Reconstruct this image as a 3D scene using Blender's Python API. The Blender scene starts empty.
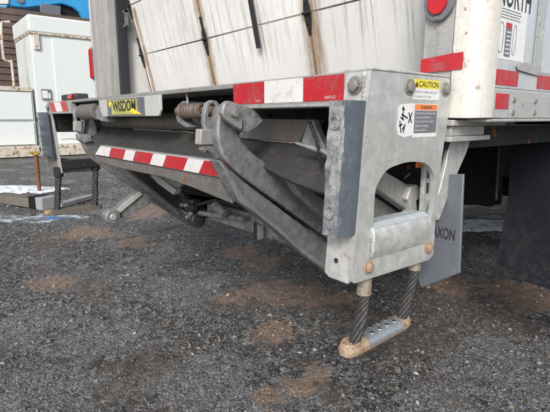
import bpy, bmesh, math, random
import numpy as np
from mathutils import Vector, Matrix, noise
from mathutils.geometry import tessellate_polygon
random.seed(7)
rng = np.random.default_rng(7)
R_ = math.radians
scene = bpy.context.scene
col = scene.collection

# ------------------------------------------------------------------ camera
F_PX, CX, CY, HOR = 455.0, 275.0, 206.0, 118.0
PITCH = math.atan((CY - HOR) / F_PX)
YAW = R_(50.7)
CAM = Vector((0.5804, -0.7111, 1.0085))
_fh = Vector((-math.sin(YAW), math.cos(YAW), 0))
_R = Vector((math.cos(YAW), math.sin(YAW), 0))
_Z = Vector((0, 0, 1))
_F = _fh * math.cos(PITCH) - _Z * math.sin(PITCH)
_U = _Z * math.cos(PITCH) + _fh * math.sin(PITCH)
cd = bpy.data.cameras.new('camera')
cam = bpy.data.objects.new('camera', cd)
col.objects.link(cam)
cd.sensor_fit = 'HORIZONTAL'; cd.sensor_width = 36.0
cd.lens = 36.0 * F_PX / 550.0
cd.clip_start = 0.02; cd.clip_end = 600
cam.matrix_world = Matrix(((_R.x, _U.x, -_F.x, CAM.x), (_R.y, _U.y, -_F.y, CAM.y), (_R.z, _U.z, -_F.z, CAM.z), (0, 0, 0, 1)))
scene.camera = cam

def at(px, py, axis, val):
    """point where the sight line through a measured photo point meets a real plane of the truck"""
    r = _F * F_PX + _R * (px - CX) - _U * (py - CY)
    i = 'xyz'.index(axis)
    return CAM + r * ((val - CAM[i]) / r[i])
def atp(px, py, p0, n):
    r = _F * F_PX + _R * (px - CX) - _U * (py - CY)
    p0 = Vector(p0); n = Vector(n)
    return CAM + r * ((p0 - CAM).dot(n) / r.dot(n))

# ------------------------------------------------------------------ light
world = bpy.data.worlds.new('World'); scene.world = world
world.use_nodes = True
wn = world.node_tree; wn.nodes.clear()
SUN_EL, SUN_AZ = R_(33), R_(140)      # direction the sun stands in, measured from +Y clockwise
sky = wn.nodes.new('ShaderNodeTexSky'); sky.sky_type = 'NISHITA'; sky.sun_disc = False
sky.sun_elevation = SUN_EL; sky.sun_rotation = SUN_AZ
sky.air_density = 1.0; sky.dust_density = 3.0
hs = wn.nodes.new('ShaderNodeHueSaturation'); hs.inputs['Saturation'].default_value = 0.42
bg = wn.nodes.new('ShaderNodeBackground'); bg.inputs['Strength'].default_value = 0.14
wo = wn.nodes.new('ShaderNodeOutputWorld')
wn.links.new(sky.outputs[0], hs.inputs['Color']); wn.links.new(hs.outputs[0], bg.inputs[0]); wn.links.new(bg.outputs[0], wo.inputs[0])
sd = bpy.data.lights.new('sun', 'SUN'); sd.energy = 1.6; sd.angle = R_(14); sd.color = (1.0, 0.97, 0.93)
sun = bpy.data.objects.new('sun', sd); col.objects.link(sun)
sdir = Vector((math.sin(SUN_AZ) * math.cos(SUN_EL), math.cos(SUN_AZ) * math.cos(SUN_EL), math.sin(SUN_EL)))
sun.rotation_euler = sdir.to_track_quat('Z', 'Y').to_euler()
scene.view_settings.view_transform = 'Standard'; scene.view_settings.look = 'None'
scene.view_settings.exposure = 0.5; scene.view_settings.gamma = 1.0
scene.render.engine = 'CYCLES'

# ------------------------------------------------------------------ materials
class NT:
    def __init__(s, name):
        s.m = bpy.data.materials.new(name); s.m.use_nodes = True
        s.t = s.m.node_tree; s.t.nodes.clear()
        s.out = s.n('ShaderNodeOutputMaterial'); s.b = s.n('ShaderNodeBsdfPrincipled')
        s.l(s.b.outputs[0], s.out.inputs[0])
        s.co = s.n('ShaderNodeTexCoord').outputs['Object']
    def n(s, t): return s.t.nodes.new(t)
    def l(s, a, b): s.t.links.new(a, b)
    def noise(s, sc, det=5, rough=.55, st=(1, 1, 1), off=(0, 0, 0), dist=0.0):
        mp = s.n('ShaderNodeMapping'); mp.inputs['Scale'].default_value = st; mp.inputs['Location'].default_value = off
        s.l(s.co, mp.inputs[0])
        t = s.n('ShaderNodeTexNoise'); t.inputs['Scale'].default_value = sc; t.inputs['Detail'].default_value = det
        t.inputs['Roughness'].default_value = rough; t.inputs['Distortion'].default_value = dist
        s.l(mp.outputs[0], t.inputs['Vector']); return t.outputs['Fac']
    def vor(s, sc, feat='F1', out='Distance', st=(1, 1, 1)):
        mp = s.n('ShaderNodeMapping'); mp.inputs['Scale'].default_value = st; s.l(s.co, mp.inputs[0])
        t = s.n('ShaderNodeTexVoronoi'); t.feature = feat; t.inputs['Scale'].default_value = sc
        s.l(mp.outputs[0], t.inputs['Vector']); return t.outputs[out]
    def ramp(s, fac, *stops):
        r = s.n('ShaderNodeValToRGB'); e = r.color_ramp.elements
        while len(e) < len(stops): e.new(.5)
        for k, (p, c) in enumerate(stops):
            e[k].position = p
            e[k].color = (c, c, c, 1) if not isinstance(c, (tuple, list)) else (*c, 1)
        s.l(fac, r.inputs[0]); return r.outputs[0]
    def mix(s, fac, a, b, mode='MIX'):
        m = s.n('ShaderNodeMix'); m.data_type = 'RGBA'; m.blend_type = mode
        for v, i in ((fac, 0), (a, 6), (b, 7)):
            if isinstance(v, (int, float)): m.inputs[i].default_value = v
            elif isinstance(v, (tuple, list)): m.inputs[i].default_value = (*v, 1)
            else: s.l(v, m.inputs[i])
        return m.outputs[2]
    def math(s, op, a, b=0.0):
        m = s.n('ShaderNodeMath'); m.operation = op
        for v, i in ((a, 0), (b, 1)):
            if isinstance(v, (int, float)): m.inputs[i].default_value = v
            else: s.l(v, m.inputs[i])
        return m.outputs[0]
    def bump(s, h, strength=.3, dist=.002):
        b = s.n('ShaderNodeBump'); b.inputs['Strength'].default_value = strength; b.inputs['Distance'].default_value = dist
        s.l(h, b.inputs['Height']); s.l(b.outputs[0], s.b.inputs['Normal'])
    def fin(s, colr, rough=.5, metal=0.0):
        for v, k in ((colr, 'Base Color'), (rough, 'Roughness'), (metal, 'Metallic')):
            if isinstance(v, (int, float)): s.b.inputs[k].default_value = v
            elif isinstance(v, (tuple, list)): s.b.inputs[k].default_value = (*v, 1)
            else: s.l(v, s.b.inputs[k])
        return s.m

RUST = (.17, .06, .022); RUST2 = (.30, .13, .05)
def worn(name, base, dark, light=None, rough=.5, metal=0.0, sc=9, rust=0.0, streak=0.0, grime=.4, scratch=.3, bump=.25, off=(0, 0, 0), edge=0.0):
    s = NT(name)
    c = s.mix(s.ramp(s.noise(sc * .6, 9, .72, off=off, st=(1, 1, .6)), (.36, 0), (.80, .85)), base, dark)
    if light:
        c = s.mix(s.math('MULTIPLY', s.ramp(s.noise(sc * 2.3, 6, .6, off=(3, 1, 2)), (.52, 0), (.72, 1)), .4), c, light)
    if grime:
        g = s.ramp(s.noise(sc * 14, 6, .8, off=off), (.38, 1), (.56, 0))
        c = s.mix(s.math('MULTIPLY', g, grime), c, tuple(v * .55 for v in dark))
    if streak:
        st = s.ramp(s.noise(1, 5, .6, st=(55, 55, 2.2), off=off, dist=.3), (.5, 0), (.66, 1))
        lo = s.ramp(s.noise(4, 3), (.35, 0), (.65, 1))
        c = s.mix(s.math('MULTIPLY', s.math('MULTIPLY', st, lo), streak), c, tuple(v * .45 for v in dark))
    if scratch:
        k1 = s.ramp(s.noise(1, 2, .5, st=(30, 30, 260)), (.68, 0), (.72, 1))
        k2 = s.ramp(s.noise(1, 2, .5, st=(200, 60, 25), off=(5, 5, 5)), (.69, 0), (.73, 1))
        k = s.math('MULTIPLY', s.math('MAXIMUM', k1, k2), scratch)
        c = s.mix(k, c, tuple(min(1, v * 1.5 + .05) for v in base))
    if rust:
        r1 = s.ramp(s.noise(sc * 2.0, 8, .72, off=(7, 2, 4)), (.62 - .24 * rust, 0), (.68 - .2 * rust, 1))
        rc = s.mix(s.noise(60, 4), RUST, RUST2)
        c = s.mix(r1, c, rc)
    if edge:
        ge = s.n('ShaderNodeNewGeometry')
        e = s.ramp(ge.outputs['Pointiness'], (.51, 0), (.56, 1))
        e = s.math('MULTIPLY', s.math('MULTIPLY', e, s.ramp(s.noise(40, 4), (.4, .2), (.6, 1))), edge)
        c = s.mix(e, c, tuple(min(1, v * 1.6 + .06) for v in base))
    rr = s.ramp(s.noise(sc * 3, 5, .7), (.3, max(.05, rough - .15)), (.7, min(1, rough + .18)))
    s.bump(s.math('ADD', s.noise(sc * 6, 6, .7), s.math('MULTIPLY', s.noise(260, 3, .6), .35)), bump, .003)
    return s.fin(c, rr, metal)

M = {}
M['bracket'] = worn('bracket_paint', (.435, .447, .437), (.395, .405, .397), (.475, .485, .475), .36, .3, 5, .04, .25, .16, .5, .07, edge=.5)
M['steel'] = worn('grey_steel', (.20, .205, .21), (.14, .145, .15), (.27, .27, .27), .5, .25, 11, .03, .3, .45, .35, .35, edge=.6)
M['armsteel'] = worn('arm_steel', (.15, .155, .16), (.115, .12, .125), (.19, .19, .195), .52, .2, 12, .05, .2, .5, .45, .4, edge=.8)
M['dark'] = worn('dark_steel', (.036, .036, .038), (.02, .02, .022), (.06, .057, .054), .6, .1, 10, .06, .2, .4, .2, .4)
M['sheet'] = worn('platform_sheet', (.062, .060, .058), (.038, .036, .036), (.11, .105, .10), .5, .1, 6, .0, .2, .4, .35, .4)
M['tube'] = worn('dirty_tube', (.20, .19, .18), (.11, .105, .10), (.30, .28, .23), .55, .2, 9, .1, .2, .5, .2, .4)
M['bright'] = worn('worn_bright_edge', (.62, .62, .60), (.38, .38, .37), None, .35, .6, 25, .12, 0, .5, .3, .4)
M['plate'] = worn('pale_plate', (.52, .53, .50), (.42, .43, .41), (.6, .6, .57), .4, .1, 8, .0, .3, .25, .3, .12)
M['rust'] = worn('rusty_metal', (.22, .10, .05), (.12, .05, .028), (.36, .22, .12), .75, .1, 60, .2, 0, .4, 0, .6)
M['rubber'] = worn('bumper_rubber', (.095, .115, .14), (.06, .075, .095), (.19, .21, .23), .55, 0, 14, 0, .25, .3, .4, .35)
def rubface():
    s = NT('bumper_worn_face')
    c = s.mix(s.ramp(s.noise(28, 8, .75), (.36, 0), (.56, 1)), (.13, .145, .16), (.36, .37, .38))
    c = s.mix(s.ramp(s.noise(1, 6, .7, st=(60, 60, 14), dist=1.2), (.52, 0), (.60, .8)), c, (.10, .12, .14))
    c = s.mix(s.ramp(s.noise(70, 6, .8), (.60, 0), (.66, 1)), c, (.04, .045, .05))
    s.bump(s.math('ADD', s.noise(45, 9, .8), s.noise(150, 4, .7)), .8, .004)
    return s.fin(c, .8)
M['rubface'] = rubface()
M['blackrubber'] = worn('black_rubber', (.011, .0125, .017), (.007, .008, .010), (.02, .021, .025), .75, 0, 4, 0, .3, .25, .5, .15)
M['tyre'] = worn('tyre_rubber', (.02, .02, .022), (.012, .012, .013), (.05, .045, .04), .8, 0, 12, 0, 0, .3, .0, .4)
M['flap'] = worn('grey_flap', (.135, .15, .175), (.105, .118, .138), (.17, .185, .21), .45, 0, 6, 0, .15, .15, .25, .08)
M['post'] = worn('cream_post', (.64, .62, .58), (.55, .53, .49), (.70, .69, .66), .5, .1, 6, .02, .5, .25, .35, .12)
M['frame'] = worn('frame_grey', (.40, .40, .39), (.32, .32, .315), (.47, .47, .455), .45, .15, 7, .02, .4, .3, .3, .15)
M['rail'] = worn('rail_white', (.52, .53, .53), (.42, .43, .43), (.62, .62, .62), .35, .3, 9, .01, .3, .3, .4, .12)
M['alu'] = worn('aluminium_skin', (.60, .64, .67), (.47, .51, .55), (.72, .75, .77), .26, .35, 5, .0, .5, .15, .4, .2)
M['rope'] = worn('wire_rope', (.075, .075, .078), (.035, .034, .034), (.16, .14, .12), .5, .4, 30, .06, 0, .5, .0, .5)
M['galv'] = worn('galvanised', (.55, .58, .62), (.34, .37, .42), (.75, .78, .82), .3, .7, 30, .0, 0, .4, .5, .4)
M['tan'] = worn('worn_tan_coat', (.40, .31, .22), (.24, .14, .08), (.52, .47, .40), .7, .0, 45, .3, 0, .4, .2, .5)
M['boltm'] = worn('bolt_steel', (.36, .35, .32), (.22, .21, .19), (.5, .46, .36), .45, .5, 60, .1, 0, .4, 0, .4)
M['boltr'] = worn('rusty_bolt', (.42, .30, .22), (.30, .17, .10), (.5, .42, .34), .7, .1, 60, .1, 0, .3, 0, .5)
M['spring'] = worn('spring_steel', (.19, .16, .14), (.10, .075, .06), (.3, .27, .24), .5, .3, 30, .15, 0, .5, 0, .4)
M['blue_step'] = worn('scuffed_ledge', (.58, .64, .68), (.42, .46, .48), (.82, .86, .9), .35, .2, 16, .02, 0, .25, .5, .25)
M['voidblack'] = worn('void_black', (.012, .012, .013), (.007, .007, .008), (.025, .024, .023), .65, 0, 8, 0, 0, .3, .1, .3)  # shade of the void under the platform, put into the colour
M['ferrule'] = worn('dirty_ferrule', (.36, .34, .29), (.22, .18, .13), (.46, .45, .4), .6, .2, 40, .2, 0, .5, .2, .4)
M['deck'] = worn('deck_plate', (.36, .36, .35), (.25, .25, .25), (.45, .45, .44), .45, .3, 8, .05, .2, .4, .3, .3)

for k_ in ('blackrubber', 'tyre', 'voidblack', 'dark'): next(n_ for n_ in M[k_].node_tree.nodes if n_.type == 'BSDF_PRINCIPLED').inputs['Specular IOR Level'].default_value = .2
def door_mat():
    s = NT('door_panel_white')
    c = s.mix(s.ramp(s.noise(3.5, 6), (.35, 0), (.7, 1)), (.78, .78, .765), (.66, .66, .65))
    st = s.ramp(s.noise(1, 8, .78, st=(75, 5, 1.8), dist=.2), (.52, 0), (.62, 1))
    # the run-off dirt sits thickest on the upper panels
    sx = s.n('ShaderNodeSeparateXYZ'); s.l(s.co, sx.inputs[0])
    up = s.ramp(s.math('ADD', sx.outputs['Z'], s.math('MULTIPLY', s.noise(5, 3), .15)), (.0, .3), (1.0, .3))
    mr = s.n('ShaderNodeMapRange'); mr.inputs[1].default_value = 1.24; mr.inputs[2].default_value = 1.36; mr.inputs[3].default_value = .12; mr.inputs[4].default_value = 1.0
    s.l(s.math('ADD', sx.outputs['Z'], s.math('MULTIPLY', s.noise(5, 3), .1)), mr.inputs[0])
    c = s.mix(s.math('MULTIPLY', s.math('MULTIPLY', st, mr.outputs[0]), .9), c, (.36, .35, .34))
    g = s.ramp(s.noise(1, 8, .75, st=(90, 20, 30)), (.55, 0), (.7, 1))
    c = s.mix(s.math('MULTIPLY', s.math('MULTIPLY', g, mr.outputs[0]), .6), c, (.42, .41, .39))
    sc = s.ramp(s.noise(1, 2, .5, st=(120, 10, 22), off=(2, 3, 4), dist=1.), (.71, 0), (.74, 1))
    c = s.mix(s.math('MULTIPLY', sc, .5), c, (.3, .29, .28))
    s.bump(s.noise(20, 6, .7), .12, .003)
    return s.fin(c, .5)
M['door'] = door_mat()
def stain_mat():
    # rust run-off below the door hinges, its own shape
    s = NT('rust_stain')
    tc = s.t.nodes.new('ShaderNodeTexCoord')
    sx = s.n('ShaderNodeSeparateXYZ'); s.l(tc.outputs['UV'], sx.inputs[0])
    d = s.math('ABSOLUTE', s.math('SUBTRACT', s.math('ADD', sx.outputs['X'], s.math('MULTIPLY', s.noise(14, 4), .3)), .65))
    a = s.ramp(d, (.05, 1), (.33, 0))
    v = s.ramp(s.noise(1, 6, .7, st=(200, 40, 6)), (.35, .15), (.6, 1))
    fade = s.ramp(sx.outputs['Y'], (.0, 0), (.12, .7), (.9, 1), (1, 0))
    al = s.math('MULTIPLY', s.math('MULTIPLY', a, v), s.math('MULTIPLY', fade, 1.0))
    s.l(al, s.b.inputs['Alpha'])
    return s.fin(s.mix(s.noise(30, 4), (.46, .29, .13), (.20, .11, .06)), .8)
M['stain'] = stain_mat()
def plain(name, c, rough=.5, metal=0.0, var=.15, sc=20):
    s = NT(name)
    cc = s.mix(s.ramp(s.noise(sc, 6, .65), (.35, 0), (.7, 1)), c, tuple(v * (1 - var) for v in c))
    s.bump(s.noise(sc * 5, 4), .1, .001)
    return s.fin(cc, rough, metal)
def tapemat(name, c, scuff):
    s = NT(name)
    v = s.vor(260, 'DISTANCE_TO_EDGE')
    cc = s.mix(s.ramp(v, (.0, .34), (.10, 0)), c, tuple(x * .6 for x in c))
    cc = s.mix(s.math('MULTIPLY', s.ramp(s.noise(26, 8, .75), (.53, 0), (.60, 1)), .65), cc, scuff)
    cc = s.mix(s.math('MULTIPLY', s.ramp(s.noise(9, 5, .6), (.45, 0), (.75, 1)), .3), cc, tuple(x * .6 for x in c))
    return s.fin(cc, .32)
M['tred'] = tapemat('tape_red', (.46, .022, .032), (.27, .10, .10))
M['twhite'] = tapemat('tape_white', (.72, .71, .70), (.45, .43, .42))
M['sred'] = plain('lens_red', (.50, .012, .02), .15)
M['orange'] = plain('orange_print', (.80, .22, .06), .5)
M['yellow'] = plain('yellow_print', (.78, .66, .05), .45)
M['swhite'] = plain('sticker_white', (.72, .73, .73), .45, 0, .12, 60)
M['ink'] = plain('ink', (.03, .03, .035), .5)
M['inkg'] = plain('ink_grey', (.16, .17, .19), .5)
M['purp'] = worn('scuffed_blue_print', (.15, .155, .20), (.07, .075, .11), (.40, .41, .44), .5, 0, 40, 0, 0, .4, .3, .2)
M['white'] = worn('container_white', (.66, .70, .695), (.61, .65, .645), (.70, .735, .73), .4, 0, 1.2, .0, .0, .08, .1, .05)
M['whiterust'] = worn('white_rusty_trim', (.58, .55, .48), (.48, .44, .36), (.64, .62, .56), .5, 0, 5, .42, .0, .2, .1, .2)
M['blue'] = worn('blue_paint', (.03, .30, .62), (.02, .22, .5), (.07, .4, .72), .3, 0, 2, 0, 0, .1, .1, .05)
M['wood'] = worn('weathered_board', (.13, .095, .08), (.07, .05, .045), (.2, .16, .14), .8, 0, 3, 0, 0, .5, .2, .6)
M['timber'] = worn('timber_beam', (.17, .15, .125), (.09, .08, .07), (.27, .25, .22), .85, 0, 14, 0, 0, .5, .2, .6)
def snowm():
    s = NT('old_snow'); c = s.mix(s.ramp(s.noise(16, 9, .8), (.50, 0), (.62, 1)), (.80, .84, .88), (.22, .22, .22))
    s.bump(s.noise(30, 6, .7), .6, .01); return s.fin(c, .5)
M['snow'] = snowm()
M['styro'] = worn('pale_block', (.34, .36, .37), (.2, .21, .21), None, .6, 0, 12, 0, 0, .5, 0, .3)

# ------------------------------------------------------------------ mesh helpers
class MB:
    def __init__(s): s.v = []; s.f = []
    def add(s, vs, fs):
        b = len(s.v); s.v += [Vector(v) for v in vs]; s.f += [tuple(b + i for i in f) for f in fs]; return s
    def box(s, a, b):
        (x0, y0, z0), (x1, y1, z1) = a, b
        x0, x1 = min(x0, x1), max(x0, x1); y0, y1 = min(y0, y1), max(y0, y1); z0, z1 = min(z0, z1), max(z0, z1)
        return s.add([(x0, y0, z0), (x1, y0, z0), (x1, y1, z0), (x0, y1, z0), (x0, y0, z1), (x1, y0, z1), (x1, y1, z1), (x0, y1, z1)],
                     [(0, 3, 2, 1), (4, 5, 6, 7), (0, 1, 5, 4), (1, 2, 6, 5), (2, 3, 7, 6), (3, 0, 4, 7)])
    def prism(s, outer, vec, holes=()):
        vec = Vector(vec); loops = [[Vector(p) for p in outer]] + [[Vector(p) for p in h] for h in holes]
        flat = [p for lp in loops for p in lp]; n = len(flat)
        tris = tessellate_polygon(loops)
        fs = []
        for t in tris:
            fs.append(tuple(t)); fs.append(tuple(i + n for i in reversed(t)))
        b = 0
        for lp in loops:
            m = len(lp)
            for i in range(m):
                j = (i + 1) % m; fs.append((b + i, b + j, b + j + n, b + i + n))
            b += m
        return s.add(flat + [p + vec for p in flat], fs)
    def rod(s, p0, p1, r0, r1=None, seg=20, cap=True):
        p0, p1 = Vector(p0), Vector(p1); r1 = r0 if r1 is None else r1
        d = (p1 - p0).normalized(); u = d.orthogonal().normalized(); w = d.cross(u)
        vs = []
        for p, r in ((p0, r0), (p1, r1)):
            for k in range(seg):
                a = 2 * math.pi * k / seg; vs.append(p + (u * math.cos(a) + w * math.sin(a)) * r)
        fs = [(k, (k + 1) % seg, seg + (k + 1) % seg, seg + k) for k in range(seg)]
        if cap: fs += [tuple(range(seg))[::-1], tuple(range(seg, 2 * seg))]
        return s.add(vs, fs)
    def tube(s, path, r, seg=8, cap=True):
        path = [Vector(p) for p in path]; n = len(path); b = len(s.v)
        up = None; vs = []
        for i, p in enumerate(path):
            d = (path[min(i + 1, n - 1)] - path[max(i - 1, 0)]).normalized()
            if up is None: up = d.orthogonal().normalized()
            u = (up - d * up.dot(d)).normalized(); up = u; w = d.cross(u)
            rr = r[i] if isinstance(r, (list, tuple)) else r
            for k in range(seg):
                a = 2 * math.pi * k / seg; vs.append(p + (u * math.cos(a) + w * math.sin(a)) * rr)
        fs = []
        for i in range(n - 1):
            for k in range(seg):
                k2 = (k + 1) % seg; fs.append((i * seg + k, i * seg + k2, (i + 1) * seg + k2, (i + 1) * seg + k))
        if cap: fs += [tuple(range(seg))[::-1], tuple(range((n - 1) * seg, n * seg))]
        return s.add(vs, fs)
    def hexa(s, c, d, r, h, washer=True):
        c = Vector(c); d = Vector(d).normalized()
        if washer: s.rod(c, c + d * h * .25, r * 1.45, seg=24)
        s.rod(c + d * h * .25, c + d * h * .95, r * 1.08, r * 1.04, seg=6)
        s.rod(c + d * h * .95, c + d * h, r * .85, r * .7, seg=14)
        return s
    def build(s, name, mat, parent=None, bevel=0.0, smooth=None, label=None, uv=None):
        me = bpy.data.meshes.new(name); me.from_pydata([tuple(v) for v in s.v], [], s.f)
        bm = bmesh.new(); bm.from_mesh(me); bmesh.ops.remove_doubles(bm, verts=bm.verts, dist=1e-6)
        bmesh.ops.recalc_face_normals(bm, faces=bm.faces); bm.to_mesh(me); bm.free()
        me.materials.append(M[mat] if isinstance(mat, str) else mat)
        o = bpy.data.objects.new(name, me); col.objects.link(o)
        if smooth:
            me.shade_smooth(); me.set_sharp_from_angle(angle=R_(smooth))
        if bevel:
            bv = o.modifiers.new('bevel', 'BEVEL'); bv.width = bevel; bv.segments = 2; bv.limit_method = 'ANGLE'; bv.angle_limit = R_(35)
            bv.harden_normals = False
            if not smooth: me.shade_smooth(); me.set_sharp_from_angle(angle=R_(30))
        if parent: attach(o, parent)
        if label: o['label'] = label
        return o
def attach(o, parent):
    o.parent = parent
    root = parent
    while root.parent: root = root.parent
    o.matrix_parent_inverse = (ROOTM[root.name].inverted() if parent.parent is None else Matrix())
ROOTM = {}
def thing(name, label, cat, loc=(0, 0, 0), group=None):
    o = bpy.data.objects.new(name, None); col.objects.link(o); o.location = loc; o.empty_display_size = .2
    o['label'] = label; o['category'] = cat
    if group: o['group'] = group
    ROOTM[o.name] = Matrix.Translation(Vector(loc)); return o
def tag(o, label, cat, group=None):
    o['label'] = label; o['category'] = cat
    if group: o['group'] = group
    ROOTM[o.name] = Matrix(); return o
def copy_part(o, off, parent=None):
    c = o.copy(); col.objects.link(c); c.location = o.location + Vector(off)
    if parent: c.parent = parent
    return c
def rounded(pts, r, n=5):
    """round each corner of a planar polygon; r may be a list"""
    pts = [Vector(p) for p in pts]; out = []; m = len(pts)
    for i, p in enumerate(pts):
        rr = r[i] if isinstance(r, (list, tuple)) else r
        a, b = pts[i - 1] - p, pts[(i + 1) % m] - p
        q = min(rr, a.length * .45, b.length * .45)
        if q < 1e-5: out.append(p); continue
        A, B = p + a.normalized() * q, p + b.normalized() * q
        for k in range(n + 1):
            t = k / n; out.append(A * (1 - t) ** 2 + p * 2 * t * (1 - t) + B * t * t)
    return out
def text(body, loc, right, up, width, mat, parent, name='lettering', height=None, depth=.0004, bold=0.0, spacing=1.0):
    """flat print lettering: text body turned into a mesh, width and height fitted"""
    cu = bpy.data.curves.new('t', 'FONT'); cu.body = body; cu.size = 1; cu.extrude = 0; cu.offset = bold; cu.space_character = spacing
    cu.resolution_u = 3
    to = bpy.data.objects.new('t', cu); col.objects.link(to)
    dg = bpy.context.evaluated_depsgraph_get(); me = bpy.data.meshes.new_from_object(to.evaluated_get(dg))
    bpy.data.objects.remove(to)
    n = len(me.vertices); co = np.zeros(n * 3); me.vertices.foreach_get('co', co); co = co.reshape(-1, 3)
    mn, mx = co.min(0), co.max(0); w = mx[0] - mn[0]; h = mx[1] - mn[1]
    sx = width / w; sy = sx if height is None else height / h
    r, u = np.array(right), np.array(up); nrm = np.cross(r, u)
    P = np.array(loc)[None] + ((co[:, :1] - mn[0]) * sx) * r[None] + ((co[:, 1:2] - mn[1]) * sy) * u[None] + nrm[None] * depth
    me.vertices.foreach_set('co', P.ravel()); me.name = name; me.materials.clear(); me.materials.append(M[mat])
    o = bpy.data.objects.new(name, me); col.objects.link(o)
    if parent: attach(o, parent)
    return o
def quadat(pxs, axis, val): return [at(x, y, axis, val) for x, y in pxs]

# ------------------------------------------------------------------ ground
def ground_mat():
    s = NT('yard_ground')
    g = s.n('ShaderNodeNewGeometry'); s.co = g.outputs['Position']
    # asphalt planings: dark binder, grey chips in several sizes
    big = s.noise(1.1, 9, .7, dist=.8)
    c = s.mix(s.ramp(big, (.40, 0), (.56, 1)), (.095, .093, .092), (.22, .218, .218))
    for scv, lo, hi, amt in ((230, .35, .95, .75), (110, .55, .9, .8), (48, .80, .9, .75)):
        cell = s.vor(scv, 'F1', 'Color'); sv = s.n('ShaderNodeSeparateColor'); s.l(cell, sv.inputs[0])
        dens = s.ramp(s.noise(1.9, 8, .75, off=(scv, 0, 0)), (.36, .25), (.6, 1))
        c = s.mix(s.math('MULTIPLY', s.math('MULTIPLY', s.ramp(sv.outputs[0], (lo, 0), (hi, 1)), dens), amt), c, (.58, .58, .59))
        c = s.mix(s.math('MULTIPLY', s.ramp(sv.outputs[1], (.58, 0), (.7, 1)), .75), c, (.018, .018, .019))
    # brown soil
    br = s.ramp(s.noise(2.1, 10, .74, off=(4.2, 1.3, 0), dist=1.2), (.50, 0), (.58, 1))
    soil = s.mix(s.noise(26, 8, .75), (.10, .075, .057), (.31, .24, .18))
    mask = s.math('MULTIPLY', br, .8)
    tot = None
    def blob(px, py, rad):
        p = at(px, py, 'z', 0)
        vm = s.n('ShaderNodeVectorMath'); vm.operation = 'DISTANCE'; s.l(s.co, vm.inputs[0]); vm.inputs[1].default_value = p
        return s.math('DIVIDE', vm.outputs['Value'], rad)
    wob = s.math('MULTIPLY', s.math('SUBTRACT', s.noise(5.5, 11, .8, dist=1.0), .5), 4.6)
    sm = None
    for (px, py, rad) in SOIL:
        m = s.ramp(s.math('ADD', blob(px, py, rad), wob), (.75, 1), (.95, 0))
        sm = m if sm is None else s.math('MAXIMUM', sm, m)
    c = s.mix(s.math('MAXIMUM', s.math('MULTIPLY', mask, .6), s.math('MULTIPLY', sm, .5)), c, soil)
    # pale blue grey fine gravel lying over it
    gm = None
    for (px, py, rad) in PALE:
        m = s.ramp(s.math('ADD', blob(px, py, rad), wob), (.70, 1), (.95, 0))
        gm = m if gm is None else s.math('MAXIMUM', gm, m)
    cell = s.vor(190, 'F1', 'Color'); sv = s.n('ShaderNodeSeparateColor'); s.l(cell, sv.inputs[0])
    c = s.mix(s.math('MULTIPLY', gm, s.ramp(s.noise(24, 8, .8), (.40, .25), (.56, .85))), c, s.mix(s.ramp(sv.outputs[0], (.2, 0), (.9, 1)), (.045, .05, .055), (.66, .68, .71)))
    # orange clay
    for (px, py, rad) in DIRT:
        m = s.ramp(s.math('ADD', blob(px, py, rad), wob), (.62, 1), (.92, 0))
        tot = m if tot is None else s.math('MAXIMUM', tot, m)
    spk = s.ramp(s.noise(22, 9, .85, off=(1, 9, 0)), (.40, .1), (.50, 1))
    c = s.mix(s.math('MULTIPLY', s.math('MULTIPLY', tot, spk), .85), c, s.mix(s.noise(9, 8, .8), (.34, .19, .12), (.60, .46, .36)))
    # pale scraped spots
    pl = s.ramp(s.noise(2.6, 10, .8, st=(1, 1.6, 1), off=(8, 3, 1), dist=1.2), (.575, 0), (.62, 1))
    c = s.mix(s.math('MULTIPLY', pl, .6), c, s.mix(s.noise(40, 5), (.26, .24, .215), (.46, .44, .41)))
    wet = s.ramp(s.noise(1.3, 9, .72, off=(2, 6, 0), dist=.8), (.40, 1), (.50, 0))
    c = s.mix(s.math('MULTIPLY', wet, .55), c, s.mix(.7, c, (.018, .018, .018)))
    rr = s.ramp(wet, (0, .72), (1, .16))
    h = s.math('ADD', s.math('MULTIPLY', s.vor(190), -1.0), s.math('ADD', s.math('MULTIPLY', s.vor(70), -1.6), s.math('MULTIPLY', s.noise(14, 10, .78), 4.0)))
    s.bump(s.math('MULTIPLY', h, s.ramp(wet, (0, 1), (1, .35))), 1.0, .014)
    return s.fin(c, rr)
SOIL = [(395, 330, .30), (480, 300, .5), (130, 375, .22), (440, 395, .18), (250, 300, .25), (90, 285, .2), (320, 395, .14)]
PALE = [(530, 380, .34), (15, 395, .34), (95, 335, .3), (285, 405, .18), (210, 380, .22), (440, 405, .2), (20, 330, .3), (180, 290, .3), (490, 350, .16)]
DIRT = [(272, 290, .26), (298, 297, .26), (276, 332, .13), (262, 262, .20), (245, 252, .2), (135, 243, .22), (150, 210, .5), (545, 302, .28), (510, 290, .22), (450, 285, .18), (52, 283, .16), (475, 205, .9), (90, 232, .3), (225, 300, .08), (300, 385, .09), (270, 395, .08), (318, 372, .07), (350, 300, .14)]
M['ground'] = ground_mat()
def hgt(x, y):
    h = noise.fractal(Vector((x * .8, y * .8, 0)), .8, 2.1, 6) * .022
    h += noise.fractal(Vector((x * 6, y * 6, 3)), .6, 2.0, 5) * .011
    return h
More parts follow.
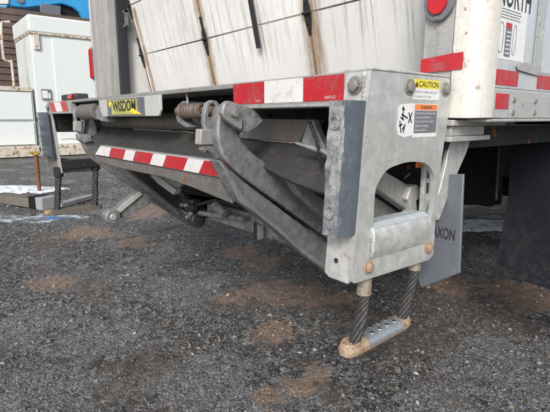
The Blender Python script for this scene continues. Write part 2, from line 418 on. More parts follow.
def ground():
    vs = []; fs = []
    def grid(x0, x1, y0, y1, nx, ny, z=0.0, hole=None):
        b = len(vs)
        for j in range(ny + 1):
            for i in range(nx + 1):
                x = x0 + (x1 - x0) * i / nx; y = y0 + (y1 - y0) * j / ny
                e = min(1, min(x - x0, x1 - x, y - y0, y1 - y) / .3)
                vs.append((x, y, hgt(x, y) * e if z == 0 else z))
        for j in range(ny):
            for i in range(nx):
                a = b + j * (nx + 1) + i; fs.append((a, a + 1, a + nx + 2, a + nx + 1))
    grid(-7, 2, -1.6, 7.4, 640, 640)
    # the rest of the yard out to the horizon, sharing the fine sheet's border
    X = [-400, -7, 2, 400]; Y = [-400, -1.6, 7.4, 400]
    for i in range(3):
        for j in range(3):
            if i == 1 and j == 1: continue
            b = len(vs); vs.extend([(X[i], Y[j], 0), (X[i + 1], Y[j], 0), (X[i + 1], Y[j + 1], 0), (X[i], Y[j + 1], 0)]); fs.append((b, b + 1, b + 2, b + 3))
    me = bpy.data.meshes.new('ground'); me.from_pydata(vs, [], fs); me.materials.append(M['ground'])
    me.shade_smooth(); o = bpy.data.objects.new('ground', me); col.objects.link(o); o['kind'] = 'structure'
ground()

def gravel():
    # loose chippings: thousands of small broken stones as one mesh
    s = NT('gravel_stone')
    a = s.n('ShaderNodeAttribute'); a.attribute_name = 'stone'; a.attribute_type = 'GEOMETRY'
    c = s.mix(s.math('MULTIPLY', s.noise(90, 4), .5), a.outputs['Color'], (.05, .048, .045))
    s.bump(s.noise(200, 4), .4, .002)
    mat = s.fin(c, .75)
    base = np.array([(1, 0, 0), (-1, 0, 0), (0, 1, 0), (0, -1, 0), (0, 0, 1), (0, 0, -1)], float)
    tri = np.array([(0, 2, 4), (2, 1, 4), (1, 3, 4), (3, 0, 4), (2, 0, 5), (1, 2, 5), (3, 1, 5), (0, 3, 5)])
    V = []; T = []; Cc = []; b = 0
    N = 120000
    cnt = 0
    pal = np.array([(.08, .08, .085), (.15, .15, .155), (.24, .24, .245), (.32, .32, .32), (.40, .395, .38), (.20, .15, .11), (.30, .22, .16)])
    pw = np.array([.28, .25, .19, .11, .05, .08, .04])
    dirt = [(at(px, py, 'z', 0), rad) for px, py, rad in DIRT]
    soils = [(at(px, py, 'z', 0), rad) for px, py, rad in SOIL] + dirt
    while cnt < N:
        # screen independent: rings round the camera's foot point, denser close by
        ang = rng.uniform(-.85, .80); dist = 1.0 + 6.5 * rng.random() ** 1.5
        d = _fh * math.cos(ang) + _R * math.sin(ang)
        x = CAM.x + d.x * dist; y = CAM.y + d.y * dist
        cl = noise.fractal(Vector((x * 1.6, y * 1.6, 9)), .8, 2, 4)
        if cl < -.25 + .35 * rng.random(): 
            if rng.random() < .75: continue
        if any((x - p.x) ** 2 + (y - p.y) ** 2 < (rad * .9) ** 2 for p, rad in soils) and rng.random() < .4: continue
        big = rng.random()
        r = (.0020 + .0034 * big ** 3 + (.010 * rng.random() ** 3 if big > .96 else 0)) * (.75 + .10 * dist)
        sc = np.array([r * rng.uniform(.8, 1.4), r * rng.uniform(.7, 1.2), r * rng.uniform(.45, .9)])
        v = (base + rng.uniform(-.28, .28, (6, 3))) * sc
        t = rng.uniform(0, 6.28); ct, st = math.cos(t), math.sin(t)
        v = np.stack([v[:, 0] * ct - v[:, 1] * st, v[:, 0] * st + v[:, 1] * ct, v[:, 2]], 1)
        V.append(v + np.array([x, y, hgt(x, y) + sc[2] * .35]))
        k = pal[rng.choice(7, p=pw)] * rng.uniform(.7, 1.25)
        for p, rad in dirt:
            if (x - p.x) ** 2 + (y - p.y) ** 2 < (rad * .75) ** 2 and rng.random() < .75: k = np.array((.34, .23, .16)) * rng.uniform(.6, 1.4)
        Cc.append(np.tile(np.append(k, 1), (6, 1))); T.append(tri + b); b += 6; cnt += 1
    V = np.concatenate(V); T = np.concatenate(T); Cc = np.concatenate(Cc)
    me = bpy.data.meshes.new('gravel')
    me.vertices.add(len(V)); me.vertices.foreach_set('co', V.ravel())
    me.loops.add(T.size); me.loops.foreach_set('vertex_index', T.ravel().astype(np.int32))
    me.polygons.add(len(T)); me.polygons.foreach_set('loop_start', np.arange(0, T.size, 3, dtype=np.int32)); me.polygons.foreach_set('loop_total', np.full(len(T), 3, np.int32))
    at_ = me.color_attributes.new('stone', 'FLOAT_COLOR', 'POINT'); at_.data.foreach_set('color', Cc.ravel())
    me.update(); me.validate(); me.materials.append(mat)
    o = bpy.data.objects.new('gravel', me); col.objects.link(o)
    o['kind'] = 'stuff'; o['label'] = 'loose grey and brown stone chippings over the dark yard'; o['category'] = 'gravel'
gravel()

# ------------------------------------------------------------------ background behind the truck, left
def background():
    # white container
    xf = -12.8
    A = at(28, 14, 'x', xf); B = at(28, 154, 'x', xf)
    y0, y1, z0, z1 = A.y, A.y + 5.2, .30, A.z
    side = 1.9
    t = thing('storage_container', 'large plain white storage container with rusty top trim behind the lift gate', 'container', ((xf - side / 2), y0 + 2.6, 0))
    MB().box((xf - side, y0, z0), (xf, y1, z1 - .42)).build('body', 'white', t, .02)
    MB().box((xf - side - .03, y0 - .03, z1 - .418), (xf + .05, y1, z1)).build('roof_cap', 'white', t, .04)
    MB().box((xf - side - .02, y0 - .02, z1 - .47), (xf + .062, y1, z1 - .425)).build('rusty_trim', 'whiterust', t, .01)
    MB().box((xf + .002, y0 + .50, z0 + .15), (xf + .03, y1 - .1, z1 - .52)).build('door_panel', 'white', t, .01)
    MB().box((xf + .002, y0 + .06, z1 - .85), (xf + .06, y0 + .20, z1 - .48)).build('corner_hinge', 'whiterust', t, .01)
    MB().box((xf - side, y0 - .0, .02), (xf + .3, y1, z0 - .002)).build('base_ledge', 'whiterust', t, .02)
    c = at(41, 89, 'x', xf + .034); d = at(52, 100, 'x', xf + .034)
    lf = MB().box((xf + .031, c.y, d.z), (xf + .04, d.y, c.z)).build('notice_plate', 'inkg', t)
    w = d.y - c.y
    MB().box((xf + .041, c.y + .06 * w, d.z + .04), (xf + .046, c.y + .62 * w, c.z - .04)).build('notice_paper', 'swhite', lf)
    MB().box((xf + .041, c.y + .68 * w, d.z + .04), (xf + .046, d.y - .03, c.z - .1)).build('notice_paper', 'swhite', lf)
    # low white panels in front of the timber wall
    t2 = thing('panel_wall', 'low white panelled wall with a level joint at the far left', 'wall', (xf, y0 - 3, 0))
    zt = at(5, 91, 'x', xf - .1).z; zm = at(5, 121, 'x', xf - .1).z
    MB().box((xf - .5, y0 - 6, .30), (xf - .12, y0 - .05, zt)).build('core', 'white', t2)
    for k, (a, b) in enumerate(((.32, zm - .03), (zm + .03, zt - .02))):
        for j in range(3):
            MB().box((xf - .119, y0 - .1 - 2 * (j + 1) + .03, a), (xf - .05, y0 - .1 - 2 * j, b)).build('panel', 'white', t2, .012)
    MB().box((xf - .5, y0 - 6, .02), (xf + .28, y0 - .05, .296)).build('ledge', 'whiterust', t2, .02)
    MB().box((xf - .52, y0 - 6, zt + .002), (xf - .06, y0 - .06, zt + .12)).build('coping', 'whiterust', t2, .02)
    # brown boarded wall
    xb = xf - 2.6
    zt2 = at(5, 7, 'x', xb).z
    t3 = thing('board_wall', 'dark brown horizontal board wall behind the white container', 'wall', (xb, 2, 0))
    n = 22; hb = zt2 / n
    MB().box((xb - .3, -8, 0), (xb - .06, 12, zt2 - .02)).build('backing', 'wood', t3)
    me = None
    for k in range(n):
        if me is None:
            o = MB().box((xb - .058, -8, hb * k + .012), (xb + random.uniform(-.005, .01), 12, hb * (k + 1) - .012)).build('board', 'wood', t3, .006); me = o
        else: copy_part(me, (random.uniform(-.015, .02), 0, hb * k), None)
    # raised yard behind the wall
    o = MB().box((xb - 40, -30, .5), (xb - .31, 40, zt2 - .15)).build('raised_yard', 'ground'); o['kind'] = 'structure'
    # white ladder rail
    t4 = thing('grab_rail', 'thin white bent pipe rail before the brown board wall', 'rail', (xf - .3, y0 - .3, zt))
    pts = [(10, 22), (2, 22), (1, 25), (2, 44), (3.5, 58), (6, 61), (12, 62)]
    MB().tube([at(x, y, 'x', xf - .3) for x, y in pts], .035, 8).build('pipe', 'whiterust', t4, smooth=50)
    a = at(11.5, 62, 'x', xf - .3)
    MB().rod(a + Vector((0, 0, -.6)), a + Vector((0, 0, .05)), .03).build('stanchion', 'whiterust', t4, smooth=50)
    # blue truck standing on the raised yard
    xt = xb - 1.2
    t5 = thing('blue_truck', 'bright blue truck body parked high behind the white container', 'truck', (xt - 1, at(50, 10, 'x', xt).y, zt2 - .15))
    pts = [(8, -45), (8, 6), (25, 8), (62, 4), (72, 7), (79, 12), (83, 19), (85, 26), (97, 30), (130, 30), (130, -45)]
    MB().prism([at(x, y, 'x', xt) for x, y in pts], (-2.4, 0, 0)).build('body', 'blue', t5, .04)
    MB().prism([at(x, y, 'x', xt + .06) for x, y in [(40, 3.5), (61, 6), (61, 16), (41, 13)]], (-.10, 0, 0)).build('bumper_plate', 'purp', t5, .02)
    c = at(68, 26, 'x', xt - .15)
    MB().rod(c, c + Vector((-.35, 0, 0)), .62, seg=36).rod(c + Vector((.03, 0, 0)), c, .2, .25).build('wheel', 'tyre', t5, .04, smooth=40)
    MB().prism([at(x, y, 'x', xt + .05) for x, y in [(-6, -3), (9, -3), (9, 4), (-6, 4)]], (-.15, 0, 0)).build('lamp', 'swhite', t5, .02)
    a = at(20, 0, 'x', xt + .01)
    MB().rod(a, a + Vector((.05, 0, 0)), .1).build('side_lamp', 'inkg', t5, smooth=40)
background()

# ------------------------------------------------------------------ the box truck
T = thing('box_truck', 'white box truck seen from behind with folded lift gate and wire rope steps', 'truck', (-1.22, 3.5, 0))
XR, XL = 0.0, -2.44
YB = .29          # rear frame of the cargo box
def mirror(x): return XL - x

# --- cargo body
def cargo():
    # right side: aluminium skin above, lower rail with rivets below
    sk = MB().box((.012, .345, 1.0795), (.050, 7.2, 3.4)).build('side_skin', 'alu', T, .003)
    rl = MB().box((-.03, .352, 1.008), (.056, 7.2, 1.078)).build('lower_rail', 'rail', T, .003)
    MB().box((-.03, .352, .999), (.062, 7.2, 1.0065)).build('rail_lip', 'frame', T, .002)
    MB().box((XL - .05, YB + .02, .93), (-.032, 7.2, .985)).build('floor', 'dark', T)
    MB().box((XL - .05, .35, 1.008), (XL - .01, 7.2, 3.4)).build('side_skin', 'alu', T, .003)
    MB().box((XL - .05, YB, 3.402), (.05, 7.2, 3.46)).build('roof', 'alu', T, .01)
    # corner posts: rounded outer corner, as one extrusion
    def post(sgn, x0):
        pts = []
        prof = [(-.0, 0), (.028, .003), (.05, .012), (.064, .028), (.070, .05), (.070, .075), (.045, .075), (-.0, .075)]
        P = [Vector((x0 + sgn * u, YB + v, 1.008)) for u, v in prof]
        return MB().prism(P, (0, 0, 2.45)).build('corner_post', 'post', T, .002, smooth=40)
    post(1, -.004); post(-1, XL + .004)
    # rear face of the frame (grey) beside the opening
    fr = MB().box((-.083, YB + .002, 1.008), (-.006, YB + .09, 3.40)).build('door_frame', 'frame', T, .003)
    fl = MB().box((XL + .006, YB + .002, 1.008), (XL + .085, YB + .09, 3.40)).build('door_frame', 'frame', T, .003)
    MB().box((XL + .15, YB + .10, 1.10), (XL + .172, YB + .16, 3.4)).build('door_track', 'ink', T, .003)
    MB().box((XL + .086, YB + .05, 1.10), (XL + .148, YB + .12, 3.4)).build('door_jamb', 'frame', T, .003)
    # inner liner on the left and its track bracket
    MB().box((XL + .09, YB + .125, 1.10), (XL + .12, 3.0, 3.4)).build('side_liner', 'door', T)
    # door tail lamp on the right post
    c = at(441, 1, 'y', YB); 
    hs = MB(); 
    ring = [c + Vector((.038 * math.cos(a), -.001, .045 * math.sin(a))) for a in np.linspace(0, 2 * math.pi, 40, endpoint=False)]
    b = hs.prism(ring, (0, -.010, 0)).build('tail_lamp', 'inkg', T, .004)
    ring = [c + Vector((.025 * math.cos(a), -.0115, .031 * math.sin(a))) for a in np.linspace(0, 2 * math.pi, 32, endpoint=False)]
    MB().prism(ring, (0, -.006, 0)).build('lens', 'sred', b, .003)
    MB().rod(c + Vector((.0, -.011, -.0385)), c + Vector((0, -.015, -.0385)), .0038).build('screw', 'boltm', b, smooth=40)
    # long red marker lamp on the left post
    c = at(93, 64, 'y', YB)
    cap = [c + Vector((.014 * math.cos(a), -.001, .014 * math.sin(a) + (.075 if math.sin(a) >= 0 else -.075))) for a in np.linspace(0, 2 * math.pi, 28, endpoint=False)]
    mk = MB().prism([c + (p - c) * 1.12 for p in cap], (0, -.006, 0)).build('marker_lamp', 'inkg', T, .002)
    MB().prism([p + Vector((0, -.0065, 0)) for p in cap], (0, -.012, 0)).build('lens', 'sred', mk, .004)
    # strip of red tape wrapped over the post
    a = at(421, 57, 'y', YB); z1, z0 = 1.153, 1.116
    MB().add([(-.083, YB - .0025, z1 - .006), (-.004, YB - .0025, z1), (.024, YB - .0005, z1 + .001), (.024, YB - .0005, z0 + .001), (-.004, YB - .0025, z0), (-.083, YB - .0025, z0 - .001)],
             [(0, 1, 4, 5), (1, 2, 3, 4)]).build('reflective_tape', 'tred', T)
    MB().box((XL + .008, YB - .002, 1.105), (XL + .08, YB + .001, 1.13)).build('reflective_tape', 'tred', T)
    # tapes and rivets on the rail and side
    for px0, px1, za, zb in ((491, 518, 1.086, 1.122), (538, 566, 1.086, 1.122)):
        ya, yb = at(px0, 80, 'x', .052).y, at(px1, 85, 'x', .052).y
        MB().box((.0502, ya, za), (.0512, yb, zb)).build('reflective_tape', 'tred', sk)
    ya, yb = at(496, 100, 'x', .057).y, at(509, 100, 'x', .057).y
    MB().box((.0562, ya, 1.030), (.0572, yb, 1.066)).build('reflective_tape', 'tred', rl)
    rv = None
    for i in range(16):
        for z in (1.052, 1.022):
            y = at(489, 100, 'x', .056).y + i * .128
            if rv is None:
                m = MB(); m.rod((.056, y, z), (.0595, y, z), .0075, .0062, 14).rod((.0595, y, z), (.0615, y, z), .0062, .003, 14)
                rv = m.build('rivet', 'boltm', rl, smooth=50); y00 = y; z00 = z
            else:
                if z < 1.03 and False: pass
                copy_part(rv, (0, y - y00, z - z00))
    # bright strip at the panel joint on the skin and vertical seam
    ya = at(535, 40, 'x', .052).y
    MB().box((.0502, ya, 1.132), (.054, ya + .05, 3.3)).build('skin_seam', 'rail', sk, .002)
    MB().box((.0502, ya + .052, 1.126), (.0515, 7.0, 1.132)).build('skin_edge', 'rail', sk)
    # damaged edge flap over the tape
    pp = [at(x, y, 'x', .053) for x, y in [(516, 66), (524, 62), (541, 67), (538, 76), (530, 74), (517, 70)]]
    MB().prism(pp, (.003, 0, 0)).build('bent_edge', 'frame', sk, .001)
    # decal
    dk = MB().box((.0502, at(490, 20, 'x', .05).y, 1.146), (.0506, at(527, 20, 'x', .05).y, 1.36)).build('side_decal', 'swhite', sk)
cargo()
def decal():
    sk = next(o for o in T.children if o.name == 'side_skin')
    X = .0509
    def p(px, py): return at(px, py, 'x', X)
    ax = (0, 1, 0); up = (0, 0, 1)
    y0 = p(492, 20).y
    # tall dark capitals cropped by the photo's top edge
    text('NORTH', (X, y0 + .022, 1.262), ax, up, .17, 'ink', sk, height=.055, bold=.01)
    # columns of small print
    m = MB()
    for k in range(15):
        z = 1.157 + k * .0062
        m.box((X, y0 + .003, z), (X + .0003, y0 + .003 + random.uniform(.016, .026), z + .0014))
    for k in range(4):
        z = 1.237 + k * .0062
        m.box((X, y0 + .034, z), (X + .0003, y0 + .034 + random.uniform(.09, .13), z + .0016))
    m.build('small_print', 'inkg', sk)
    # oval outline
    for yy, w in ((y0 + .050, .013), (y0 + .118, .010)):
        pts = [Vector((X + .0003, yy + w * math.cos(a) * (1 - .25 * math.cos(2 * a)), 1.193 + .034 * math.sin(a))) for a in np.linspace(0, 2 * math.pi, 33)]
        MB().tube(pts, .0007, 5, False).build('oval_outline', 'inkg', sk)
    # dark column with pale bars under a red head
    ya = y0 + .071
    MB().box((X, ya, 1.153), (X + .0004, ya + .030, 1.216)).build('dark_column', 'inkg', sk)
    MB().box((X, ya, 1.2165), (X + .0004, ya + .030, 1.229)).build('red_head', 'tred', sk)
    m = MB()
    for k in range(6): m.box((X + .0005, ya + .005, 1.159 + k * .0095), (X + .0008, ya + .026, 1.162 + k * .0095))
    m.build('pale_bars', 'swhite', sk)
decal()

# --- roll-up door, leaning inward at the foot
def door():
    y_b, z_b = .55, 1.06
    d = Vector((0, -.22, .975)).normalized()      # up along the door
    nrm = Vector((0, d.z, -d.y)) * -1.0          # out of the door towards the rear
    p0 = Vector((0, y_b, z_b))
    def on(px, py): return atp(px, py, p0, nrm)
    seam = ((on(142, 53.6) - p0).dot(d) + (on(230, 34.6) - p0).dot(d)) / 2
    cols = [on(142, 53.6).x, on(206, 40).x, on(309, 17.5).x]
    x0, x1 = cols[0] - .01, -.06
    ph = (on(130.5, 5) - p0).dot(d) - seam
    print('door', seam, ph, cols)
    edges = [0, seam] + [seam + ph * k for k in range(1, 5)]
    def q(x, l, o=0.0): return Vector((x, p0.y, p0.z)) + d * l + nrm * o
    for k in range(5):
        a, b = edges[k] + .003, edges[k + 1] - .003
        m = MB(); P = [q(x0, a), q(x1, a), q(x1, b), q(x0, b)]
        m.prism(P, nrm * -.03).build('door_panel', 'door', T, .003)
        pn = next(o for o in reversed(list(T.children)) if o.name.startswith('door_panel'))
    # vertical board joints on the panels: narrow dark reveal strips standing 1 mm proud
    panels = sorted([o for o in T.children if o.name.startswith('door_panel')], key=lambda o: o.name)
    for ci, cxx in enumerate((cols[0], cols[1], cols[2])):
        for k in range(2):
            a, b = edges[k] + .004, edges[k + 1] - .004
            m = MB(); m.prism([q(cxx - .004, a, .001), q(cxx + .004, a, .001), q(cxx + .004, b, .001), q(cxx - .004, b, .001)], nrm * .002)
            m.build('joint_strip', 'rust' if ci < 2 else 'tube', panels[k])
    # hinges over the seam
    for cxx in cols:
        for sx in (seam, seam + ph):
            m = MB()
            P = [(-.006, -.075), (.006, -.075), (.017, -.02), (.017, .02), (.008, .05), (.010, .10), (-.010, .10), (-.008, .05), (-.017, .02), (-.017, -.02)]
            m.prism([q(cxx + u, sx + v, .0035) for u, v in P], nrm * .004)
            m.rod(q(cxx - .02, sx, .010), q(cxx + .02, sx, .010), .006)
            for v in (-.035, .035): m.rod(q(cxx, sx + v, .007), q(cxx, sx + v, .012), .005, .003, 10)
            m.build('hinge', 'dark', panels[1 if sx == seam else 2], .001)
    # rust stains round the hinges: thin films of rust on the paint
    for cxx, w in ((cols[0] + .05, .045), (cols[1], .075), (cols[2] + .01, .095)):
        for k, (a, b) in enumerate(((0.02, seam + .08), (seam + .06, seam + ph - .01))):
            me = bpy.data.meshes.new('rust_stain')
            off = .0036 if k == 0 else .0042
            me.from_pydata([q(cxx - w, a, off), q(cxx + w, a, off), q(cxx + w, b, off), q(cxx - w, b, off)], [], [(0, 1, 2, 3)])
            uv = me.uv_layers.new(name='UVMap')
            for i, c in enumerate([(0, 0), (1, 0), (1, 1), (0, 1)]): uv.data[i].uv = c
            me.materials.append(M['stain']); o = bpy.data.objects.new('rust_stain', me); col.objects.link(o); attach(o, panels[k])
    # pull strap
    cs = on(258, 20).x
    l0 = (on(260, 48) - p0).dot(d)
    MB().prism([q(cs - .013, l0, .02), q(cs + .015, l0, .02), q(cs + .015, 1.6, .02), q(cs - .013, 1.6, .02)], nrm * .004).build('pull_strap', 'ink', T)
    # track bracket in the left corner
    m = MB(); c = at(124, 20, 'y', .45)
    m.box((c.x - .05, .43, c.z + .03), (c.x + .07, .45, c.z + .045)).box((c.x - .05, .43, c.z - .05), (c.x + .07, .45, c.z - .035)).box((c.x + .055, .43, c.z - .05), (c.x + .07, .45, c.z + .045))
    m.build('track_bracket', 'steel', T, .002)
door()

# --- bed extension, sill and tapes
def sill():
    dp = MB().box((XL + .014, -.001, 1.0865), (-.014, YB - .004, 1.100)).build('bed_plate', 'deck', T, .002)
    # right and left sill pieces with reflective tape
    for xa, xb in ((-.458, -.072), (XL + .072, -1.945)):
        s = MB().box((xa, -.004, 1.040), (xb, .022, 1.085)).box((xa, -.010, 1.032), (xb, .10, 1.0395)).build('sill_beam', 'frame', T, .0015)
    s1 = [o for o in T.children if o.name.startswith('sill_beam')]
    def tape(x0, x1, mat, par, z0=1.044, z1=1.096):
        return MB().box((x0, -.0058, z0), (x1, -.0045, z1)).build('reflective_tape', mat, par)
    a = at(266, 92, 'y', 0).x; b = at(305, 88, 'y', 0).x
    # tape backing strip so the tape stands over sill and plate edge
    MB().box((-.458, -.0042, 1.0405), (-.064, -.0012, 1.099)).build('tape_backing', 'frame', s1[0])
    MB().box((XL + .064, -.0042, 1.0405), (-1.945, -.0012, 1.099)).build('tape_backing', 'frame', s1[1])
    tape(-.457, a - .0005, 'tred', s1[0]); tape(a + .0005, b - .0005, 'twhite', s1[0]); tape(b + .0005, -.063, 'tred', s1[0])
    def sl(x0, x1, sk, mat):   # slanted stripes on the left
        MB().add([(x0, -.0052, 1.044), (x1, -.0052, 1.044), (x1 + sk, -.0052, 1.096), (x0 + sk, -.0052, 1.096)], [(0, 1, 2, 3)]).build('reflective_tape', mat, s1[1])
    sl(-2.33, -2.23, -.04, 'tred'); sl(-2.229, -2.10, -.04, 'twhite'); sl(-2.099, -1.99, -.04, 'tred')
    text('DOT-C2', (a - .035, -.006, 1.048), (1, 0, 0), (0, 0, 1), .022, 'swhite', s1[0])
    text('DOT-C2', (-.115, -.006, 1.048), (1, 0, 0), (0, 0, 1), .03, 'swhite', s1[0])
    # cross channel under the deck, far back in the dark
    MB().box((-2.36, .20, .93), (-.09, .26, 1.086)).build('cross_channel', 'dark', T, .003)
    # pale plate carrying the dealer sticker
    pts = [(-1.50, 1.086), (-.888, 1.086), (-.888, 1.035), (-.905, 1.015), (-1.455, 1.015), (-1.485, 1.04)]
    pl = MB().prism([(x, -.012, z) for x, z in pts], (0, .009, 0)).build('sticker_plate', 'plate', T, .0015)
    MB().box((-1.39, -.0135, 1.018), (-1.015, -.0125, 1.083)).build('scuffed_sticker', 'purp', pl)
    yl = MB().box((-1.34, -.0146, 1.022), (-1.075, -.0138, 1.078)).build('yellow_sticker', plain('old_yellow', (.52, .50, .13), .5, 0, .5, 30), pl)
    text('WISDOM', (-1.325, -.0148, 1.034), (1, 0, 0), (0, 0, 1), .235, 'ink', pl, height=.042, bold=.03)
    st = []
    c = Vector((-1.355, -.0148, 1.066))
    for k in range(12):
        r = .024 if k % 2 == 0 else .012; st.append(c + Vector((r * math.cos(k * math.pi / 6), 0, .8 * r * math.sin(k * math.pi / 6))))
    MB().prism(st, (0, -.0004, 0)).build('yellow_star', 'yellow', pl)
    MB().prism([(-1.12, -.0151, 1.045), (-1.06, -.0151, 1.030), (-1.035, -.0151, 1.021), (-1.11, -.0151, 1.024), (-1.16, -.0151, 1.033)], (0, -.0004, 0)).build('yellow_flash', 'yellow', pl)
    # small red lamp in a black holder lying on the deck corner at the left
    c = at(75, 95, 'y', .05)
    lm = MB().box((c.x - .16, .02, 1.1005), (c.x + .10, .09, 1.135)).build('clearance_lamp', 'ink', T, .008)
    MB().box((c.x + .0, .008, 1.106), (c.x + .07, .0195, 1.13)).build('lens', 'sred', lm, .004)
sill()

# --- step brackets (right one seen from outside, left one from inside)
def bracket(right):
    X0 = 0.0 if right else XL
    s = 1 if right else -1
    def sx(x): return X0 + s * x           # x measured outward from the bracket's outer face
    TH = .012
    W = .281
    # side plate: outline in (y, z)
    out = [(0, 1.0985), (W, 1.0985), (W + .008, 1.03), (.272, .93), (.262, .76), (.262, .682), (.245, .672), (-.030, .676), (-.034, .70), (-.020, .86), (-.008, 1.03)]
    win = [(.026, .775), (.028, .87), (.062, .905), (.14, .917), (.212, .908), (.249, .875), (.250, .80), (.236, .768), (.13, .757)]
    if not right:
        out = [(0, 1.0985), (W, 1.0985), (W, .99), (.245, .972), (.17, .955), (.05, .95), (.05, .76), (.262, .76), (.262, .682), (.245, .672), (-.030, .676), (-.034, .70), (-.020, .86), (-.008, 1.03)]
        out = [(0, 1.0985), (W, 1.0985), (W, .99), (.20, .955), (.05, .95), (.036, .93), (.030, .78), (.04, .765), (.262, .765), (.262, .682), (.245, .672), (-.030, .676), (-.034, .70), (-.020, .86), (-.008, 1.03)]
        win = None
    O = rounded([Vector((X0, y, z)) for y, z in out], [.0, .008, .01, .04, .02, .012, .01, .008, .01, .03, .02] if right else .012)
    H = [rounded([Vector((X0, y, z)) for y, z in win], [.01, .02, .03, .04, .04, .04, .03, .01, .03])] if right else []
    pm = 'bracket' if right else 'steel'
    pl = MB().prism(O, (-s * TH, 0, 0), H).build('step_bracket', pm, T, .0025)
    pl['label'] = 'right step bracket with stickers and arch opening' if right else 'left step bracket seen from inside'
    # rear flange, folded round from the side plate
    fw = .076 if right else .062
    fo = [(-.0125, 1.0985, .0), (-fw, 1.0985, .0)]
    def fl(x, z):
        t = (1.0985 - z) / .42
        return Vector((sx(x), -.001 - (.033 if right else -.03) * min(1, max(0, t)), z))
    P = [fl(-TH - .0006, 1.0985), fl(-fw + .012, 1.0985), fl(-fw + .012, 1.03), fl(-fw, .99), fl(-fw - .002, .68), fl(-fw + .01, .673), fl(-TH - .0006, .673)]
    f = MB().prism(P, (0, .010, 0)).build('rear_flange', 'bracket', pl, .002)
    # dark gap line and top lid
    MB().box((sx(-.074), .0, 1.0988), (sx(.002), W - .001, 1.1035)).build('lid_plate', pm, pl, .0012)
    # bolts
    ym, zm = -.0015, 1.071
    b = MB().hexa((sx(-.034), -.004, 1.071), (0, -1, 0), .0125, .012).build('bolt', 'boltm', pl, .001, smooth=35)
    if right:
        for (px, py, mt, r) in ((409.5, 87, 'boltm', .0115), (445.7, 89.3, 'boltm', .011), (368, 267, 'boltr', .0105), (428, 247.5, 'boltr', .0105)):
            c = at(px, py, 'x', 0.0005); MB().hexa(c, (1, 0, 0), r, .010 if mt == 'boltr' else .009).build('bolt', mt, pl, .001, smooth=35)
        # hole in the flange foot
        c = Vector((sx(-.047), -.0315, .715))
        MB().rod(c, c + Vector((0, -.0012, 0)), .0055).build('flange_hole', 'ink', pl)
    # ledge at the foot of the opening
    if right:
        P = [(.0, .03, .757), (.0, .03, .768), (-.018, .03, .782), (-.042, .03, .783), (-.052, .03, .77), (-.052, .03, .70), (-.0125, .03, .70), (-.0125, .03, .757)]
        lb = rounded([Vector((.014, .020, .690)), Vector((.014, .020, .772)), Vector((-.004, .020, .789)), Vector((-.046, .020, .791)), Vector((-.060, .020, .775)), Vector((-.060, .020, .70)), Vector((-.0125, .020, .70)), Vector((-.0125, .020, .690))], .008)
        lb = MB().prism([(.0005, .020, .716), (.0085, .020, .735), (.0095, .020, .772), (.004, .020, .784), (-.012, .020, .791), (-.046, .020, .790), (-.058, .020, .776), (-.058, .020, .716)], (0, .212, 0)).build('ledge_bar', 'bracket', pl, .003, smooth=60)
        MB().prism([(.0045, .026, .7848), (-.012, .026, .7918), (-.046, .026, .7908), (-.046, .026, .790), (-.012, .026, .7910), (.004, .026, .7840)], (0, .200, 0)).build('scuffed_top', 'blue_step', lb)
        def weld(a, b, r=.0028):
            a, b = Vector(a), Vector(b); n_ = max(6, int((b - a).length / .003)); pts = [a.lerp(b, k / n_) + Vector((0, .0004 * noise.noise(Vector((k, 1, 1))), .0008 * noise.noise(Vector((k * .9, 2, 1))))) for k in range(n_ + 1)]
            MB().tube(pts, [r * (1 + .28 * math.sin(k * 2.2) + .2 * noise.noise(Vector((k, 5, 5)))) for k in range(n_ + 1)], 7).build('weld_bead', 'steel', pl, smooth=60)
        weld((.001, .0195, .720), (.001, .0195, .765), .002); weld((-.0125, -.006, 1.04), (-.0125, -.006, 1.09))
        # inner post with slots behind the window
        py0 = at(424.5, 180, 'x', -.045).y; py1 = at(433, 180, 'x', -.045).y
        MB().box((-.057, py0, .765), (-.045, py1 + .015, 1.02)).build('inner_post', 'bracket', pl, .002)
        m = MB()
        for z in (.825, .862): m.box((-.0448, py0 + .010, z), (-.0440, py0 + .019, z + .026))
        m.build('post_slot', 'ink', pl)
        c = at(420.5, 164, 'x', -.04); MB().box((-.044, c.y - .016, c.z - .008), (-.038, c.y + .016, c.z + .007)).build('amber_marker', 'orange', pl, .002)
        # diagonal brace up to the floor mount
        P = [at(x, y, 'x', -.03) for x, y in [(451, 141), (471, 139), (467, 152), (452, 186), (439.5, 220), (430, 222), (441, 186), (446, 165), (448, 153)]]
        MB().prism(P, (-.012, 0, 0)).build('diagonal_brace', 'bracket', pl, .002)
        m = MB().box((-.10, .29, .990), (.012, .56, 1.004)).box((-.09, .30, .966), (.002, .46, .9895)).box((-.11, .285, .953), (.012, .475, .9655))
        m.build('floor_mount', 'frame', pl, .002)
    else:
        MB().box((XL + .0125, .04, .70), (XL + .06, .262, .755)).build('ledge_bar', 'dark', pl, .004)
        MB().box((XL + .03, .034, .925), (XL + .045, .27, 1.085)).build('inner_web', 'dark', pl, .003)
    # dock bumper: a rubber block worn rough on its rear face
    rx0, rx1 = (-.048, 0.0) if right else (0.0, -.048)
    zt, zb = 1.041, .780
    m = MB()
    ny, nz = 6, 30
    def pad_pt(u, v, w):   # u across x 0..1, v depth 0..1 (0 rear), w height 0..1
        z = zb + (zt - zb) * w
        lean = (-.020 if right else .004) * (1 - w)
        y = -.066 + lean * .6 + v * ((.056 if right else .056) + lean * .3)
        if v == 0:
            y += .004 * (noise.noise(Vector((u * 4, w * 9, 5))) ) + .003 * noise.noise(Vector((u * 9, w * 45, 1)))
        xo = -.002 if v else 0
        x = sx((-.046 + .0445 * u)) 
        if v == 0 and u in (0, 1): y += .003; x += (.003 * noise.noise(Vector((w * 30, 2, u))) - .001) * s
        return Vector((x, y, z))
    us = [0, .06, .2, .35, .5, .65, .8, .94, 1]; idx = {}
